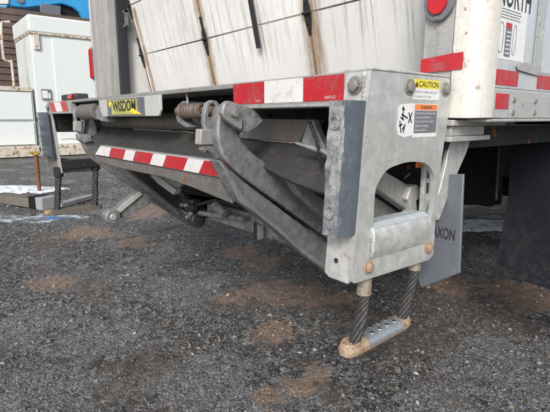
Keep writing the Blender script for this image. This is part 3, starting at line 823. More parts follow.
    grid = []
    for j in range(nz + 1):
        row = [pad_pt(u, 0, j / nz) for u in us] + [pad_pt(1, 1, j / nz), pad_pt(0, 1, j / nz)]
        grid.append(row)
    n = len(grid[0]); vs = [p for r in grid for p in r]; fs = []
    for j in range(nz):
        for i in range(n):
            k = (i + 1) % n; fs.append((j * n + i, j * n + k, (j + 1) * n + k, (j + 1) * n + i))
    fs.append(tuple(range(n))); fs.append(tuple(range(nz * n, nz * n + n)))
    db = m.add(vs, fs).build('dock_bumper', 'rubber', pl, smooth=50)
    db.data.materials.append(M['rubface'])
    for pg in db.data.polygons:
        if pg.normal.y < -.6: pg.material_index = 1
    if not right:
        pass
    for w in (.84, .18):
        c = pad_pt(.5, 0, w); r = .010
        ringp = [c + Vector((r * math.cos(a) * s, -.003, r * 1.15 * math.sin(a))) for a in np.linspace(0, 2 * math.pi, 25)]
        MB().tube(ringp, .0018, 6, False).rod(c + Vector((0, .0, 0)), c + Vector((0, -.0025, 0)), r * .86).build('bumper_bolt', 'rubface' if right else 'ink', pl, smooth=50)
    return pl
br = bracket(True); bl = bracket(False)

# stickers on the right bracket
def stickers():
    X = .0008; ay = (0, 1, 0); up = (0, 0, 1)
    y0, y1 = .142, .240
    MB().box((.0003, y0, 1.071), (X, y1, 1.0895)).build('caution_sticker', 'yellow', br)
    MB().box((.0003, y0 - .001, 1.047), (X, y1, 1.0708)).build('caution_sticker', 'swhite', br)
    text('CAUTION', (X, y0 + .018, 1.0738), ay, up, .075, 'ink', br, height=.0125, bold=.012)
    MB().prism([(X + .0001, y0 + .004, 1.0735), (X + .0001, y0 + .016, 1.0735), (X + .0001, y0 + .010, 1.086)], (.0003, 0, 0)).build('warning_triangle', 'ink', br)
    text("DON'T OVERLOAD LIFT", (X, y0 + .004, 1.061), ay, up, .086, 'inkg', br, height=.0048)
    text('CAPACITY LBS', (X, y0 + .004, 1.0515), ay, up, .062, 'inkg', br, height=.0042)
    # lower: torn white part with loose black strokes, orange headed warning beside it
    torn = [(.100, 1.036), (.145, 1.040), (.146, .972), (.115, .968), (.094, .974), (.088, .99), (.092, 1.01), (.089, 1.028)]
    MB().prism([(.0003, y, z) for y, z in torn], (.0004, 0, 0)).build('torn_sticker', 'swhite', br)
    MB().box((.0003, .1462, .967), (X, .238, 1.0385)).build('warning_sticker', 'swhite', br)
    MB().box((X, .149, 1.0255), (X + .0002, .236, 1.0375)).build('orange_band', 'orange', br)
    MB().box((X, .149, .976), (X + .0002, .236, 1.0245)).build('black_band', 'inkg', br)
    text('WARNING', (X + .0003, .170, 1.0278), ay, up, .045, 'ink', br, height=.007, bold=.01)
    for k, (t_, w) in enumerate((('Keep hands and feet clear', .078), ('of moving platform.', .058), ('Do not stand on steps', .070), ('while in motion.', .052), ('Read manual first.', .045))):
        text(t_, (X + .0003, .152, 1.0155 - k * .0088), ay, up, w, 'swhite', br, height=.0055)
    m = MB()
    def stroke(a, b, w=.0018):
        a = Vector((X + .0002, *a)); b = Vector((X + .0002, *b)); d = (b - a).normalized(); n_ = Vector((0, -d.z, d.y)) * w
        m.add([a - n_, b - n_, b + n_, a + n_], [(0, 1, 2, 3)])
    for a, b in (((.128, 1.020), (.140, .998)), ((.140, 1.020), (.128, .998)), ((.108, 1.033), (.108, 1.006)), ((.104, 1.028), (.113, 1.026)), ((.103, 1.016), (.125, 1.008)), ((.098, 1.003), (.104, .978)),
                 ((.096, .992), (.108, .996)), ((.108, .984), (.118, .996)), ((.112, .978), (.116, .992)), ((.1, 1.01), (.112, 1.004))): stroke(a, b)
    m.build('black_strokes', 'ink', br)
stickers()

# --- wire ropes and steps
def rope(name_pts, r, par, hang=True):
    pts = [Vector(p) for p in name_pts]
    N = 56; path = []
    for i in range(N + 1):
        t = i / N * (len(pts) - 1); k = min(int(t), len(pts) - 2); u = t - k
        p_1 = pts[max(k - 1, 0)]; p0 = pts[k]; p1 = pts[k + 1]; p2 = pts[min(k + 2, len(pts) - 1)]
        path.append(.5 * ((2 * p0) + (p1 - p_1) * u + (2 * p_1 - 5 * p0 + 4 * p1 - p2) * u * u + (3 * p0 - p_1 - 3 * p1 + p2) * u ** 3))
    L = sum((path[i + 1] - path[i]).length for i in range(N))
    o = None
    rp = MB().tube(path, r * .5, 8).build('wire_rope', 'rope', par, smooth=60)
    for kst in range(6):
        sp = []
        for i, p in enumerate(path):
            d = (path[min(i + 1, N)] - path[max(i - 1, 0)]).normalized(); u = Vector((1, 0, 0)); u = (u - d * u.dot(d)).normalized(); w = d.cross(u)
            a = kst * math.pi / 3 + (i / N) * L / (r * 7.0) * 2 * math.pi
            sp.append(p + (u * math.cos(a) + w * math.sin(a)) * r * (.66 + .05 * math.sin(kst * 2.1 + i * .23)))
        m = MB().tube(sp, r * .37, 7)
        if kst == 0: allm = m
        else: allm.add(m.v, m.f)
    allm.build('rope_strands', 'rope', rp, smooth=60)
    fw_ = MB()                                     # broken wires standing off the strands
    for _ in range(16):
        i = random.randrange(4, N - 4); a = random.uniform(0, 6.28); d = (path[i + 1] - path[i]).normalized()
        u = Vector((1, 0, 0)); u = (u - d * u.dot(d)).normalized(); w = d.cross(u); o_ = u * math.cos(a) + w * math.sin(a)
        t_ = -u * math.sin(a) + w * math.cos(a); p = path[i] + o_ * r * .95; L_ = random.uniform(.25, .8) * r
        fw_.tube([p, p + o_ * L_ * .4 + t_ * L_ * .5, p + o_ * L_ * 1.0 + t_ * L_ * 1.2 - d * L_ * .6], .00055, 4)
    fo = fw_.build('broken_wires', 'rope', rp); fo['kind'] = 'stuff'
    return rp
def steps():
    # right side: the two ropes lean out and carry a short worn tread
    top1 = at(364, 290, 'x', -.024); top2 = at(414.5, 266, 'x', -.024)
    b1 = at(353.5, 345, 'x', -.022); b2 = at(400, 322, 'x', -.022)
    rope([top1 + Vector((0, .001, .02)), top1 + Vector((0, 0, -.012)), top1 * .55 + b1 * .45 + Vector((0, .007, 0)), b1 + Vector((0, 0, -.002))], .0135, T)
    rope([top2 + Vector((0, .001, .02)), top2 + Vector((0, 0, -.012)), top2 * .5 + b2 * .5 + Vector((0, .009, 0)), b2], .0122, T)
    for p, q_, r in ((top1, b1, .0165), (top2, b2, .015)):
        MB().rod(p - Vector((0, 0, .010)), p + Vector((0, .001, .035)), r, r * .95, 20).build('rope_ferrule', 'ferrule', T, .002, smooth=40)
    # tread
    A = Vector((-.024, b1.y - .034, b1.z - .004)); B = Vector((-.024, b2.y + .030, b2.z + .002))
    d = (B - A).normalized(); sx_ = Vector((1, 0, 0)); n = sx_.cross(d).normalized()
    if n.z < 0: n = -n
    Ln = (B - A).length
    hw = .023
    # rounded trough body
    prof = [(-hw, .0), (-hw * .93, .007), (-hw * .6, .011), (-hw * .2, .012), (hw * .35, .011), (hw * .75, .007), (hw, .0), (hw * .98, -.010), (hw * .8, -.016), (-hw * .8, -.016), (-hw * .98, -.010)]
    def ring(t, k): return [A + d * t + sx_ * (u * k) + n * (v * (.55 + .45 * k)) for u, v in prof]
    ts = [(0, .40), (.004, .66), (.012, .86), (.024, .97), (.04, 1)] + [(Ln * q, 1) for q in (.3, .5, .7)] + [(Ln - .04, 1), (Ln - .024, .95), (Ln - .012, .84), (Ln - .003, .62), (Ln, .4)]
    m = MB(); vs = []; 
    for t, k in ts: vs += ring(t, k)
    P = len(prof); fs = []
    for i in range(len(ts) - 1):
        for j in range(P):
            j2 = (j + 1) % P; fs.append((i * P + j, i * P + j2, (i + 1) * P + j2, (i + 1) * P + j))
    fs += [tuple(range(P)), tuple(range((len(ts) - 1) * P, len(ts) * P))]
    st = m.add(vs, fs).build('step_tread', 'tan', T, .001, smooth=45); st['label'] = 'worn step hanging on the right pair of ropes'
    # bright worn cover with raised holes
    m = MB(); cov = [(-hw * 1.0, .002), (-hw * .95, .008), (-hw * .6, .0125), (-hw * .2, .0135), (hw * .35, .0125), (hw * .78, .008), (hw * 1.02, .0), (hw * 1.0, -.008)]
    vs = []; t0, t1 = .065, Ln - .045
    for t in np.linspace(t0, t1, 12):
        sl = .010 * math.sin(t * 90)
        vs += [A + d * (t) + sx_ * (u * 1.02) + n * (v + .001) for u, v in cov]
    P = len(cov); fs = [(i * P + j, i * P + j + 1, (i + 1) * P + j + 1, (i + 1) * P + j) for i in range(11) for j in range(P - 1)]
    cv = m.add(vs, fs).build('tread_cover', 'galv', st, smooth=50)
    first = None
    for i in range(4):
        for j in (-1, 1):
            c = A + d * (t0 + .018 + i * (t1 - t0 - .03) / 3.4 + (.008 if j > 0 else 0)) + sx_ * (j * .009 - .003) + n * .0128
            m = MB().rod(c, c + n * .0016, .0058, .0048, 14, False).rod(c + n * .0002, c + n * .0012, .0046, .0046, 12)
            rg = m.build('grip_boss', 'galv', st, smooth=50)
            MB().rod(c + n * .0012, c + n * .0019, .0042, .0042, 12).build('boss_hole', 'ink', st)
    # socket where the rope enters
    c = b1 + Vector((-.004, -.004, .006))
    MB().tube([c + (sx_ * math.cos(a) * .017 + d * math.sin(a) * .022) for a in np.linspace(0, 2 * math.pi, 25)], .004, 7, False).build('rope_socket', 'tan', st, smooth=60)
    MB().rod(c + n * -.004, c + n * .0005, .016, seg=20).build('socket_floor', 'rust', st)
    # left side: two straight ropes and a flat yellowish tread
    def P(px, py): return at(px, py, 'x', XL + .03)
    a1, a2, c1, c2 = P(58.5, 172), P(95.5, 165), P(57, 214), P(95, 206)
    rope([a1, (a1 + c1) / 2, c1], .018, T); rope([a2, (a2 + c2) / 2, c2], .018, T)
    for p in (a1, a2): MB().rod(p + Vector((0, 0, -.03)), p + Vector((0, 0, .03)), .027).build('rope_ferrule', 'dark', T, .003, smooth=40)
    z = (c1.z + c2.z) / 2
    ls = MB().prism(rounded([Vector((XL + .03 + u, v, z - .008)) for u, v in ((-.035, c1.y - .06), (.035, c1.y - .06), (.035, c2.y + .04), (-.035, c2.y + .04))], .03), (0, 0, .024)).build('step_tread', 'timber', T, .005, smooth=40)
    ls['label'] = 'step hanging on the left pair of ropes'
    MB().box((XL - .003, c1.y - .066, z - .006), (XL + .063, c1.y - .02, z + .0165)).build('yellow_end', plain('yellow_end', (.40, .29, .13), .6, 0, .4, 30), ls, .006)
steps()

# --- lift mechanism
def lift():
    # platform edge with striped tape
    def by(px, py): return at(px, py, 'y', .0)
    bm_ = MB()
    up = [by(98, 147.0), by(120, 149.2), by(215, 163.0), by(226, 164.6)]
    zt = .881; zb = .838
    xl, xr = -1.63, -.475
    fb = MB().prism([(xl + .06, .004, zt + .004), (xr, .004, zt + .004), (xr, .004, zb - .002), (xl - .02, .004, zb - .002)], (0, .03, 0)).build('platform_edge', 'frame', T, .003)
    segs = [(xl + .03, -1.44, 'twhite'), (-1.44, -1.275, 'tred'), (-1.275, -1.172, 'twhite'), (-1.172, -1.012, 'tred'), (-1.012, -.905, 'twhite'), (-.905, -.752, 'tred'), (-.752, -.65, 'twhite'), (-.65, -.482, 'tred')]
    for a, b, mt in segs:
        k = .018; e = .024 if a == segs[0][0] else 0
        MB().add([(a + .0005 + k + e, .0022, zt), (b - .0005 + k, .0022, zt), (b - .0005 - k, .0022, zb + .001), (a + .0005 - k - e, .0022, zb + .001)], [(0, 1, 2, 3)]).build('reflective_tape', mt, fb)
    for a in (-.715, -.6): pass
    # lower grey lip
    P = [at(x, y, 'y', .012) for x, y in [(94, 155), (226, 178.5), (232, 204), (212, 196), (190, 187), (165, 178), (120, 168.5), (98, 162)]]
    MB().prism(P, (0, .014, 0)).build('platform_lip', 'tube', T, .004)
    # the folded platform sheet, upper edge bright and ragged
    p0 = Vector((0, .13, .95)); n = Vector((0, .08, -.09)).normalized()
    def on(px, py): return atp(px, py, p0, n)
    edge = [(80, 124.5), (99, 127), (130, 129.5), (165, 131.5), (200, 133.8), (241, 139), (270, 141), (300, 144.5), (318, 149), (334, 157)]
    E = [on(x, y) for x, y in edge]
    low = [(334, 194), (318, 191), (296, 183), (280, 176), (262, 166), (240, 168), (226, 165), (160, 155), (98, 148)]
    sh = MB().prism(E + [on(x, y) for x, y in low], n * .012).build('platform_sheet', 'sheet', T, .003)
    E2 = []
    for i in range(len(E) - 1):
        for k in range(8):
            p = E[i].lerp(E[i + 1], k / 8) + Vector((0, -.003, .003 + .003 * noise.noise(Vector((i * 3 + k * .5, 0, 0))))); E2.append(p)
    MB().tube([p for p in E2 if p.x > -1.5], [.0018 + .0016 * abs(noise.noise(Vector((i * .7, 3, 0)))) + (.0015 if p.x > -.5 else 0) for i, p in enumerate([p for p in E2 if p.x > -1.5])], 6).build('sheet_edge', 'bright', sh, smooth=50)
    # torsion tube behind the sheet
    MB().rod((-1.9, .16, .995), (-.55, .16, .995), .036, seg=28).build('torsion_tube', 'tube', T, smooth=40)
    # boxed cover right of the hinge with gusset
    P = [at(x, y, 'y', .11) for x, y in [(250, 118.5), (309, 119.5), (299, 142), (236, 137.5)]]
    cv = MB().prism(P, (0, .06, 0)).build('hinge_cover', 'tube', T, .003)
    P = [at(x, y, 'y', .09) for x, y in [(309, 119.5), (313, 119.5), (325, 150), (312, 148), (301, 142.5)]]
    MB().prism(P, (0, .02, 0)).build('gusset', 'steel', cv, .002)
    # curved pipe end at the right
    MB().tube([at(x, y, 'y', .05) for x, y in [(296, 143), (306, 146), (316, 149), (326, 152), (336, 158)]], [.003, .005, .0075, .008, .008], 10).build('pipe_end', 'bright', T, smooth=50)
    # safety chain
    a = at(309, 121, 'y', .04); b = at(321, 163, 'y', .04)
    m = MB()
    NL = 11
    for k in range(NL):
        t = k / (NL - 1); c = a.lerp(b, t) + Vector((.006 * math.sin(t * 3.1), 0, 0)); dd = (b - a).normalized()
        o1 = Vector((0, 1, 0)) if k % 2 else Vector((1, 0, 0)); o1 = (o1 - dd * o1.dot(dd)).normalized()
        m.tube([c + dd * (.0085 * math.cos(q)) + o1 * (.0045 * math.sin(q)) for q in np.linspace(0, 2 * math.pi, 13)], .0014, 5, False)
    m.build('safety_chain', 'dark', T, smooth=50)
    # --- right lift arms
    XA = -.40
    def ax(px, py, x=XA): return at(px, py, 'x', x)
    # arm A (curved upper)
    L = [(221, 106), (218.5, 118), (217.5, 130), (219, 144), (223, 156), (233, 168), (246.5, 180), (275, 200), (312, 227), (345, 252)]
    Rr = [(352, 232), (322, 210), (290, 182), (271, 166), (257, 156), (249, 149), (243, 141), (238, 131), (232, 121), (226, 108)]
    armA = MB().prism([ax(*p) for p in L + Rr], (-.035, 0, 0)).build('lift_arm', 'armsteel', T, .006, smooth=40)
    # arm B (straight lower), with a raised flange along its lower edge
    Bp = [(219, 160), (226, 166), (250, 186), (312, 232), (350, 262), (350, 286), (334, 275.5), (300, 250), (276, 228), (252, 209), (238, 199), (230, 182)]
    armB = MB().prism([ax(x, y, -.385) for x, y in Bp], (-.05, 0, 0)).build('lift_arm', 'armsteel', T, .004, smooth=40)
    Fp = [(221, 164), (226, 168), (241, 193), (254, 206), (300, 246), (338, 274), (334, 277), (300, 252), (276, 230), (252, 211), (238, 201), (230, 184)]
    MB().prism([ax(x, y, -.382) for x, y in Fp], (.006, 0, 0)).build('arm_flange', 'steel', armB, .0015)
    MB().prism([ax(x, y, -.44) for x, y in [(226, 170), (345, 262), (340, 274), (240, 198)]], (-.02, 0, 0)).build('arm_web', 'dark', armB)
    # hinge lug with pin
    lg = MB().prism([ax(x, y, -.365) for x, y in [(222, 113), (224, 104), (228.5, 100.5), (234, 102), (238, 109), (243, 120), (243, 129), (239, 129.5), (232, 124), (225, 118.5)]], (-.02, 0, 0)).build('hinge_lug', 'steel', T, .003, smooth=40)
    MB().prism([ax(x, y, -.372) for x, y in [(234, 103), (244, 105), (256, 110), (264, 121), (258, 127), (248, 133), (241, 131)]], (-.012, 0, 0)).build('hinge_web', 'armsteel', lg, .003)
    c = ax(233.5, 113.5, -.364)
    MB().rod(c, c + Vector((.012, 0, 0)), .009, .0085, 18).build('hinge_pin', 'boltm', lg, .001, smooth=40)
    # hinge link (clevis) left of arm: frame with slot and block below
    XC = -.50
    O = [ax(x, y, XC) for x, y in [(205, 112), (207, 103), (212, 100), (217, 101), (221, 106), (219, 118), (216, 131), (214, 131), (206, 131), (204, 122)]]
    Hh = [ax(x, y, XC) for x, y in [(208.5, 117), (210, 106), (213, 103), (216, 106), (214.5, 117)]]
    cl = MB().prism(O, (-.018, 0, 0), [Hh]).build('clevis', 'steel', T, .002)
    P = [ax(x, y, XC + .01) for x, y in [(201, 129), (213, 129), (215, 145), (200, 145)]]
    MB().prism(P, (-.03, 0, 0)).build('clevis_block', 'frame', cl, .003)
    P = [ax(x, y, XC + .005) for x, y in [(203, 146), (217, 146), (221, 158), (216, 159), (208, 150), (205, 153), (202, 150)]]
    MB().prism(P, (-.02, 0, 0)).build('clevis_foot', 'steel', cl, .002)
    c = ax(219.5, 155, XC + .03); MB().rod(c, c + Vector((.02, 0, 0)), .01, .008, 12).build('grease_nut', 'tan', cl, .001, smooth=40)
    # coil spring with its lug
    yS = .02; p1 = at(182, 111, 'y', yS); p2 = at(205, 113, 'y', yS)
    p2 = Vector((p2.x, yS, p1.z))
    turns = 9; pts = []
    for i in range(turns * 14 + 1):
        a = 2 * math.pi * i / 14; t = i / (turns * 14)
        pts.append(p1.lerp(p2, t) + Vector((0, math.cos(a) * .020, math.sin(a) * .020)))
    sp = MB().tube(pts, .0055, 6).build('coil_spring', 'spring', T, smooth=60)
    MB().rod(p1 - Vector((.03, 0, 0)), p2 + Vector((.06, 0, 0)), .013).build('spring_shaft', 'rust', sp, smooth=40)
    P = [at(x, y, 'y', yS) for x, y in [(175, 113), (177, 105), (182, 101), (186, 101), (184, 108), (181, 119), (190, 127), (186, 128), (177, 122)]]
    MB().prism(P, (0, .04, 0)).build('spring_lug', 'steel', sp, .003)
    a = at(188, 100, 'y', yS); MB().rod(a - Vector((0, 0, .02)), a + Vector((-.006, 0, .02)), .004).build('spring_tail', 'steel', sp, smooth=40)
    # struts seen through the arch opening
    def bar(pp, x, th, mat='frame', nm='parallel_bar'): return MB().prism([at(a, b, 'x', x) for a, b in pp], (-th, 0, 0)).build(nm, mat, T, .004)
    bar([(340, 141), (384, 170), (413, 188), (408, 211), (374, 187), (340, 165)], -.10, .03)
    bar([(340, 172), (373, 194), (404, 216), (404, 245), (373, 222), (340, 198)], -.16, .03)
    jb = MB().prism([at(a, b, 'x', -.085) for a, b in [(411, 187), (418, 184.5), (423, 190), (421, 197), (417, 201), (419, 216), (412, 217), (410, 203), (407, 199)]], (-.03, 0, 0)).build('joint_block', 'plate', T, .004)
    MB().tube([at(a, b, 'x', -.2) for a, b in [(405, 178), (409, 174), (418, 174), (428, 172)]], .003, 8).build('hose', 'frame', T, smooth=50)
    # middle bar seen between the arms and the bumper
    bar([(290, 176), (326, 200), (345, 214), (345, 232), (318, 212), (296, 190)], -.30, .03, 'steel')
    # --- left side arms
    XLm = -1.92
    def lx(px, py, x=XLm): return at(px, py, 'x', x)
    la = MB().prism([lx(x, y) for x, y in [(84, 118), (92, 116), (97, 126), (99, 148), (120, 162), (182, 211), (206, 230), (190, 226), (150, 200), (128, 184), (91, 158), (84, 146), (80, 132)]], (-.05, 0, 0)).build('lift_arm', 'armsteel', T, .006, smooth=40)
    MB().prism([lx(x, y, XLm + .004) for x, y in [(104, 155), (120, 165), (180, 212), (178, 216), (118, 169), (102, 158)]], (.006, 0, 0)).build('arm_flange', 'steel', la, .002)
    # left hinge link
    XH = -1.90
    O = [lx(x, y, XH) for x, y in [(74, 112), (76, 107), (82, 105), (87, 107), (86, 120), (84, 134), (76, 132), (75, 122)]]
    Hh = [lx(x, y, XH) for x, y in [(77.5, 121), (78, 114), (82, 112), (82, 121)]]
    c1 = MB().prism(O, (-.03, 0, 0), [Hh]).build('clevis', 'steel', T, .003)
    MB().prism([lx(x, y, XH + .006) for x, y in [(75, 121), (82, 121), (82, 132), (75, 131)]], (-.04, 0, 0)).build('clevis_block', 'frame', c1, .003)
    MB().prism([lx(x, y, XH) for x, y in [(78, 134), (91, 134), (93, 141), (84, 143), (79, 140)]], (-.05, 0, 0)).build('clevis_foot', 'steel', c1, .004)
    b1_ = at(84, 112, 'y', .03); b2_ = at(99, 113, 'y', .03)
    MB().rod(b1_, Vector((b2_.x, .03, b1_.z)), .040, seg=24).build('hinge_tube', 'tube', T, .003, smooth=40)
    P = [at(x, y, 'y', .01) for x, y in [(95, 112), (98, 105), (103, 105), (106, 114), (108, 122), (101, 121), (96, 118)]]
    MB().prism(P, (0, .04, 0)).build('hinge_lug', 'steel', T, .003)
    # support strut with roller under the left arm
    xs = -1.70
    P = [at(x, y, 'x', xs) for x, y in [(110, 213), (139, 191), (152, 196), (150, 204), (128, 216), (117, 220), (112, 219)]]
    rs = MB().prism(P, (-.05, 0, 0)).build('roller_strut', 'armsteel', T, .003)
    P = [at(x, y, 'x', xs + .004) for x, y in [(111, 214), (139, 191), (142, 194), (116, 215.5)]]
    MB().prism(P, (.008, 0, 0)).build('strut_flange', 'plate', rs, .002)
    c = at(113.5, 217, 'x', xs + .03)
    MB().rod(c + Vector((-.06, 0, 0)), c, .038, seg=28).build('roller', 'steel', rs, .006, smooth=40)
    MB().rod(c + Vector((.001, 0, 0)), c + Vector((.008, 0, 0)), .02, .015, seg=18).build('roller_hub', 'frame', rs, .002, smooth=40)
    # cross beam low in the middle, with a slot
    yb = .36
    Pb = [at(x, y, 'y', yb) for x, y in [(205, 206), (300, 226), (340, 240), (345, 268), (300, 251), (258, 236), (207, 218)]]
    z1 = at(230, 208, 'y', yb).z; z0 = at(230, 226, 'y', yb).z; xa = at(207, 212, 'y', yb).x
    cb = MB().box((xa, yb, z0), (-.30, yb + .08, z1)).build('cross_beam', 'armsteel', T, .004)
    P = [at(x, y, 'y', yb - .003) for x, y in [(253.5, 222), (258.5, 223.5), (258.5, 241), (253.5, 239.5)]]
    MB().prism(P, (0, .002, 0)).build('beam_slot', 'ink', cb)
    P = [at(x, y, 'y', yb - .004) for x, y in [(259, 224), (265, 225), (265, 238), (259, 240)]]
    MB().prism(P, (0, -.01, 0)).build('beam_tab', 'steel', cb, .001)
    # black mass added for the shaded void, then hydraulic unit, fittings, roller, rods
    P = [at(x, y, 'y', .44) for x, y in [(122, 160), (240, 180), (262, 226), (240, 224), (207, 219), (188, 214), (176, 208), (133, 174)]]
    MB().prism(P, (0, .30, 0)).build('void_fill', 'voidblack', T, .01)
    MB().box((-2.1, .62, .58), (-.75, .95, .90)).build('power_unit', 'dark', T, .01)
    MB().rod((-2.2, .50, .70), (-.5, .50, .70), .045, seg=24).build('cross_shaft', 'dark', T, smooth=40)
    yh = .33
    c = at(195.5, 219, 'y', yh); MB().rod(c + Vector((-.035, 0, 0)), c + Vector((.035, 0, 0)), .036, seg=26).build('guide_roller', 'ink', T, .006, smooth=40)
    MB().rod(c + Vector((.036, 0, 0)), c + Vector((.05, 0, 0)), .018).build('roller_hub', 'dark', T, .002, smooth=40)
    c2 = at(192, 205, 'y', yh)
    MB().box(c2 + Vector((-.04, -.02, -.04)), c2 + Vector((.04, .03, .03))).box(c2 + Vector((.0, -.03, -.02)), c2 + Vector((.06, 0, .01))).build('valve_block', 'dark', T, .005)
    fi = MB()
    for dx, dz in ((-.03, .03), (.01, .035), (.05, .0), (.02, -.02)): fi.rod(c2 + Vector((dx, -.03, dz - .03)), c2 + Vector((dx, -.045, dz - .03)), .011, .009, 6)
    fi.build('hose_fitting', 'steel', T, .001)
    MB().rod(at(200, 213, 'y', yh), at(245, 219, 'y', yh), .012).build('ram_rod', 'armsteel', T, smooth=40)
    MB().rod(at(215, 205, 'y', yh - .03), at(225, 214, 'y', yh - .03), .02).build('ram_eye', 'armsteel', T, .003, smooth=40)
    for (pp, r) in (([(176, 185), (184, 200), (190, 205)], .008), ([(165, 180), (182, 192), (196, 214)], .007), ([(197, 205), (215, 200), (240, 206)], .008)):
        MB().tube([at(x, y, 'y', yh) for x, y in pp], r, 8).build('hydraulic_hose', 'ink', T, smooth=50)
    P = [at(x, y, 'y', .2) for x, y in [(150, 176), (155, 173), (160, 178), (176, 190), (173, 195), (158, 184)]]
    MB().prism(P, (0, .03, 0)).build('latch_bracket', 'frame', T, .003)
    P = [at(x, y, 'y', .19) for x, y in [(163, 176), (168, 177), (182, 184), (178, 188), (165, 180)]]
    MB().prism(P, (0, .02, 0)).build('latch_bracket', 'steel', T, .003)
lift()

# --- running gear
def gear():
    for x in (-.82, -1.62): MB().box((x - .04, .45, .74), (x + .04, 7, .93)).build('chassis_rail', 'dark', T, .005)
    MB().box((-2.3, .44, .68), (-.10, .50, .93)).build('rear_crossmember', 'dark', T, .004)
    # right: large black mud flaps one behind another and wheels in front of them
    def flap(x0, x1, z0, z1, y, name, th=.012, skew=0.0):
        nx, nz = 14, 20; vs = []; fs = []
        for sgn in (0, 1):
            for j in range(nz + 1):
                for i in range(nx + 1):
                    u, w = i / nx, j / nz
                    yy = y + sgn * th - .05 * (1 - w) ** 2 + .012 * math.sin(u * 5 + 1) * (1 - w) + .010 * noise.noise(Vector((u * 3, w * 3, 2)))
                    vs.append((x0 + (x1 - x0) * u + .006 * noise.noise(Vector((w * 5, u, 7))), yy, z0 + (z1 - z0) * w + (.006 * noise.noise(Vector((u * 6, 1, 1))) if j == 0 else 0)))
        N_ = (nx + 1) * (nz + 1)
        for j in range(nz):
            for i in range(nx):
                a = j * (nx + 1) + i; fs.append((a, a + 1, a + nx + 2, a + nx + 1)); b = a + N_; fs.append((b, b + nx + 1, b + nx + 2, b + 1))
        rim = [i for i in range(nx + 1)] + [j * (nx + 1) + nx for j in range(1, nz + 1)] + [nz * (nx + 1) + i for i in range(nx - 1, -1, -1)] + [j * (nx + 1) for j in range(nz - 1, 0, -1)]
        for k in range(len(rim)):
            a, b = rim[k], rim[(k + 1) % len(rim)]; fs.append((a, b, b + N_, a + N_))
        return MB().add(vs, fs).build(name, 'mudflap', T, smooth=40)
    s_ = NT('muddy_rubber'); sx2 = s_.n('ShaderNodeSeparateXYZ'); s_.l(s_.co, sx2.inputs[0])
    mr = s_.n('ShaderNodeMapRange'); mr.inputs[1].default_value = .75; mr.inputs[2].default_value = .34; s_.l(sx2.outputs['Z'], mr.inputs[0])
    mm = s_.math('MULTIPLY', s_.ramp(s_.noise(30, 9, .8), (.46, 0), (.6, 1)), mr.outputs[0])
    st_ = s_.ramp(s_.noise(1, 6, .7, st=(40, 10, 2)), (.52, 0), (.7, .5))
    cc_ = s_.mix(st_, (.012, .014, .020), (.022, .024, .029)); cc_ = s_.mix(s_.math('MULTIPLY', mm, .28), cc_, (.10, .085, .07))
    s_.bump(s_.noise(8, 5), .3, .01); s_.b.inputs['Specular IOR Level'].default_value = .15; M['mudflap'] = s_.fin(cc_, .7)
    A_ = at(497, 274, 'y', 1.17); flap(A_.x, A_.x + .62, A_.z, 1.0, 1.2, 'mud_flap')
    MB().prism([at(x, y, 'y', 1.35) for x, y in [(420, 118), (500, 118), (500, 205), (462, 205), (430, 196)]], (0, .03, 0)).build('fender', 'blackrubber', T, .01)
    a = at(499.5, 122, 'y', 1.193)
    m = MB(); m.rod(at(500, 125, 'y', 1.19), at(496, 200, 'y', 1.19), .006); m.build('flap_edging', 'dark', T, smooth=40)
    def wheel(x, y, w):
        o = MB()
        prof = [(.28, -.5), (.44, -.5), (.49, -.42), (.5, -.3), (.5, .3), (.49, .42), (.44, .5), (.28, .5)]
        n = 48; vs = []; fs = []
        for k in range(n):
            a = 2 * math.pi * k / n
            for r, u in prof: vs.append((x + u * w, y + r * math.cos(a), .5 + r * math.sin(a)))
        P = len(prof)
        for k in range(n):
            for j in range(P):
                j2 = (j + 1) % P; k2 = (k + 1) % n; fs.append((k * P + j, k * P + j2, k2 * P + j2, k2 * P + j))
        o.add(vs, fs); wl = o.build('wheel', 'tyre', T, smooth=40)
        MB().rod((x - w * .3, y, .5), (x + w * .3, y, .5), .285, seg=40).build('rim', 'frame', wl, .01, smooth=40)
        return wl
    for x in (-.14, -.46, -1.98, -2.30): wheel(x, 2.8, .26)
    for x in (-.2, -2.2): wheel(x, 6.2, .26)
    MB().rod((-2.3, 2.8, .5), (-.2, 2.8, .5), .07).rod((-1.4, 2.8, .5), (-1.04, 2.8, .5), .17).build('axle', 'dark', T, smooth=40)
    MB().prism([at(x, y, 'y', 1.2) for x, y in [(60, 120), (60, 121)]] + [Vector((XL, 1.2, .95))], (0, .01, 0)) if False else None
    flap(XL + .02, XL + .58, .36, .93, 1.2, 'mud_flap')
    # small grey flap of the lift gate with its maker's name
    pts = [(434, 175), (463.5, 174), (459.5, 273), (421, 288), (412, 262), (424, 200)]
    YF = .36
    fp = MB().prism([at(x, y, 'y', YF) for x, y in pts], (0, .008, 0)).build('gate_flap', 'flap', T, .002)
    a = at(430, 241, 'y', YF); b = at(456.5, 219.5, 'y', YF)
    r = Vector((1, 0, 0)); w = at(456.5, 232, 'y', YF).x - at(427, 232, 'y', YF).x
    z0 = at(445, 239, 'y', YF).z; z1 = at(445, 227.5, 'y', YF).z
    p = at(427, 238, 'y', YF)
    text('MAXON', (p.x, YF - .0012, z0), (1, 0, 0), (0, 0, 1), w * .95, 'ink', fp, height=z1 - z0, bold=.012)
    m = MB(); xa, xb = p.x - .004, p.x + w
    for q in ((xa, z0 - .006, xb, z0 - .0045), (xa, z1 + .005, xb, z1 + .0065), (xb - .0015, z0 - .0044, xb, z1 + .0049)):
        m.box((q[0], YF - .0012, q[1]), (q[2], YF - .0002, q[3]))
    m.build('name_border', 'inkg', fp)
gear()

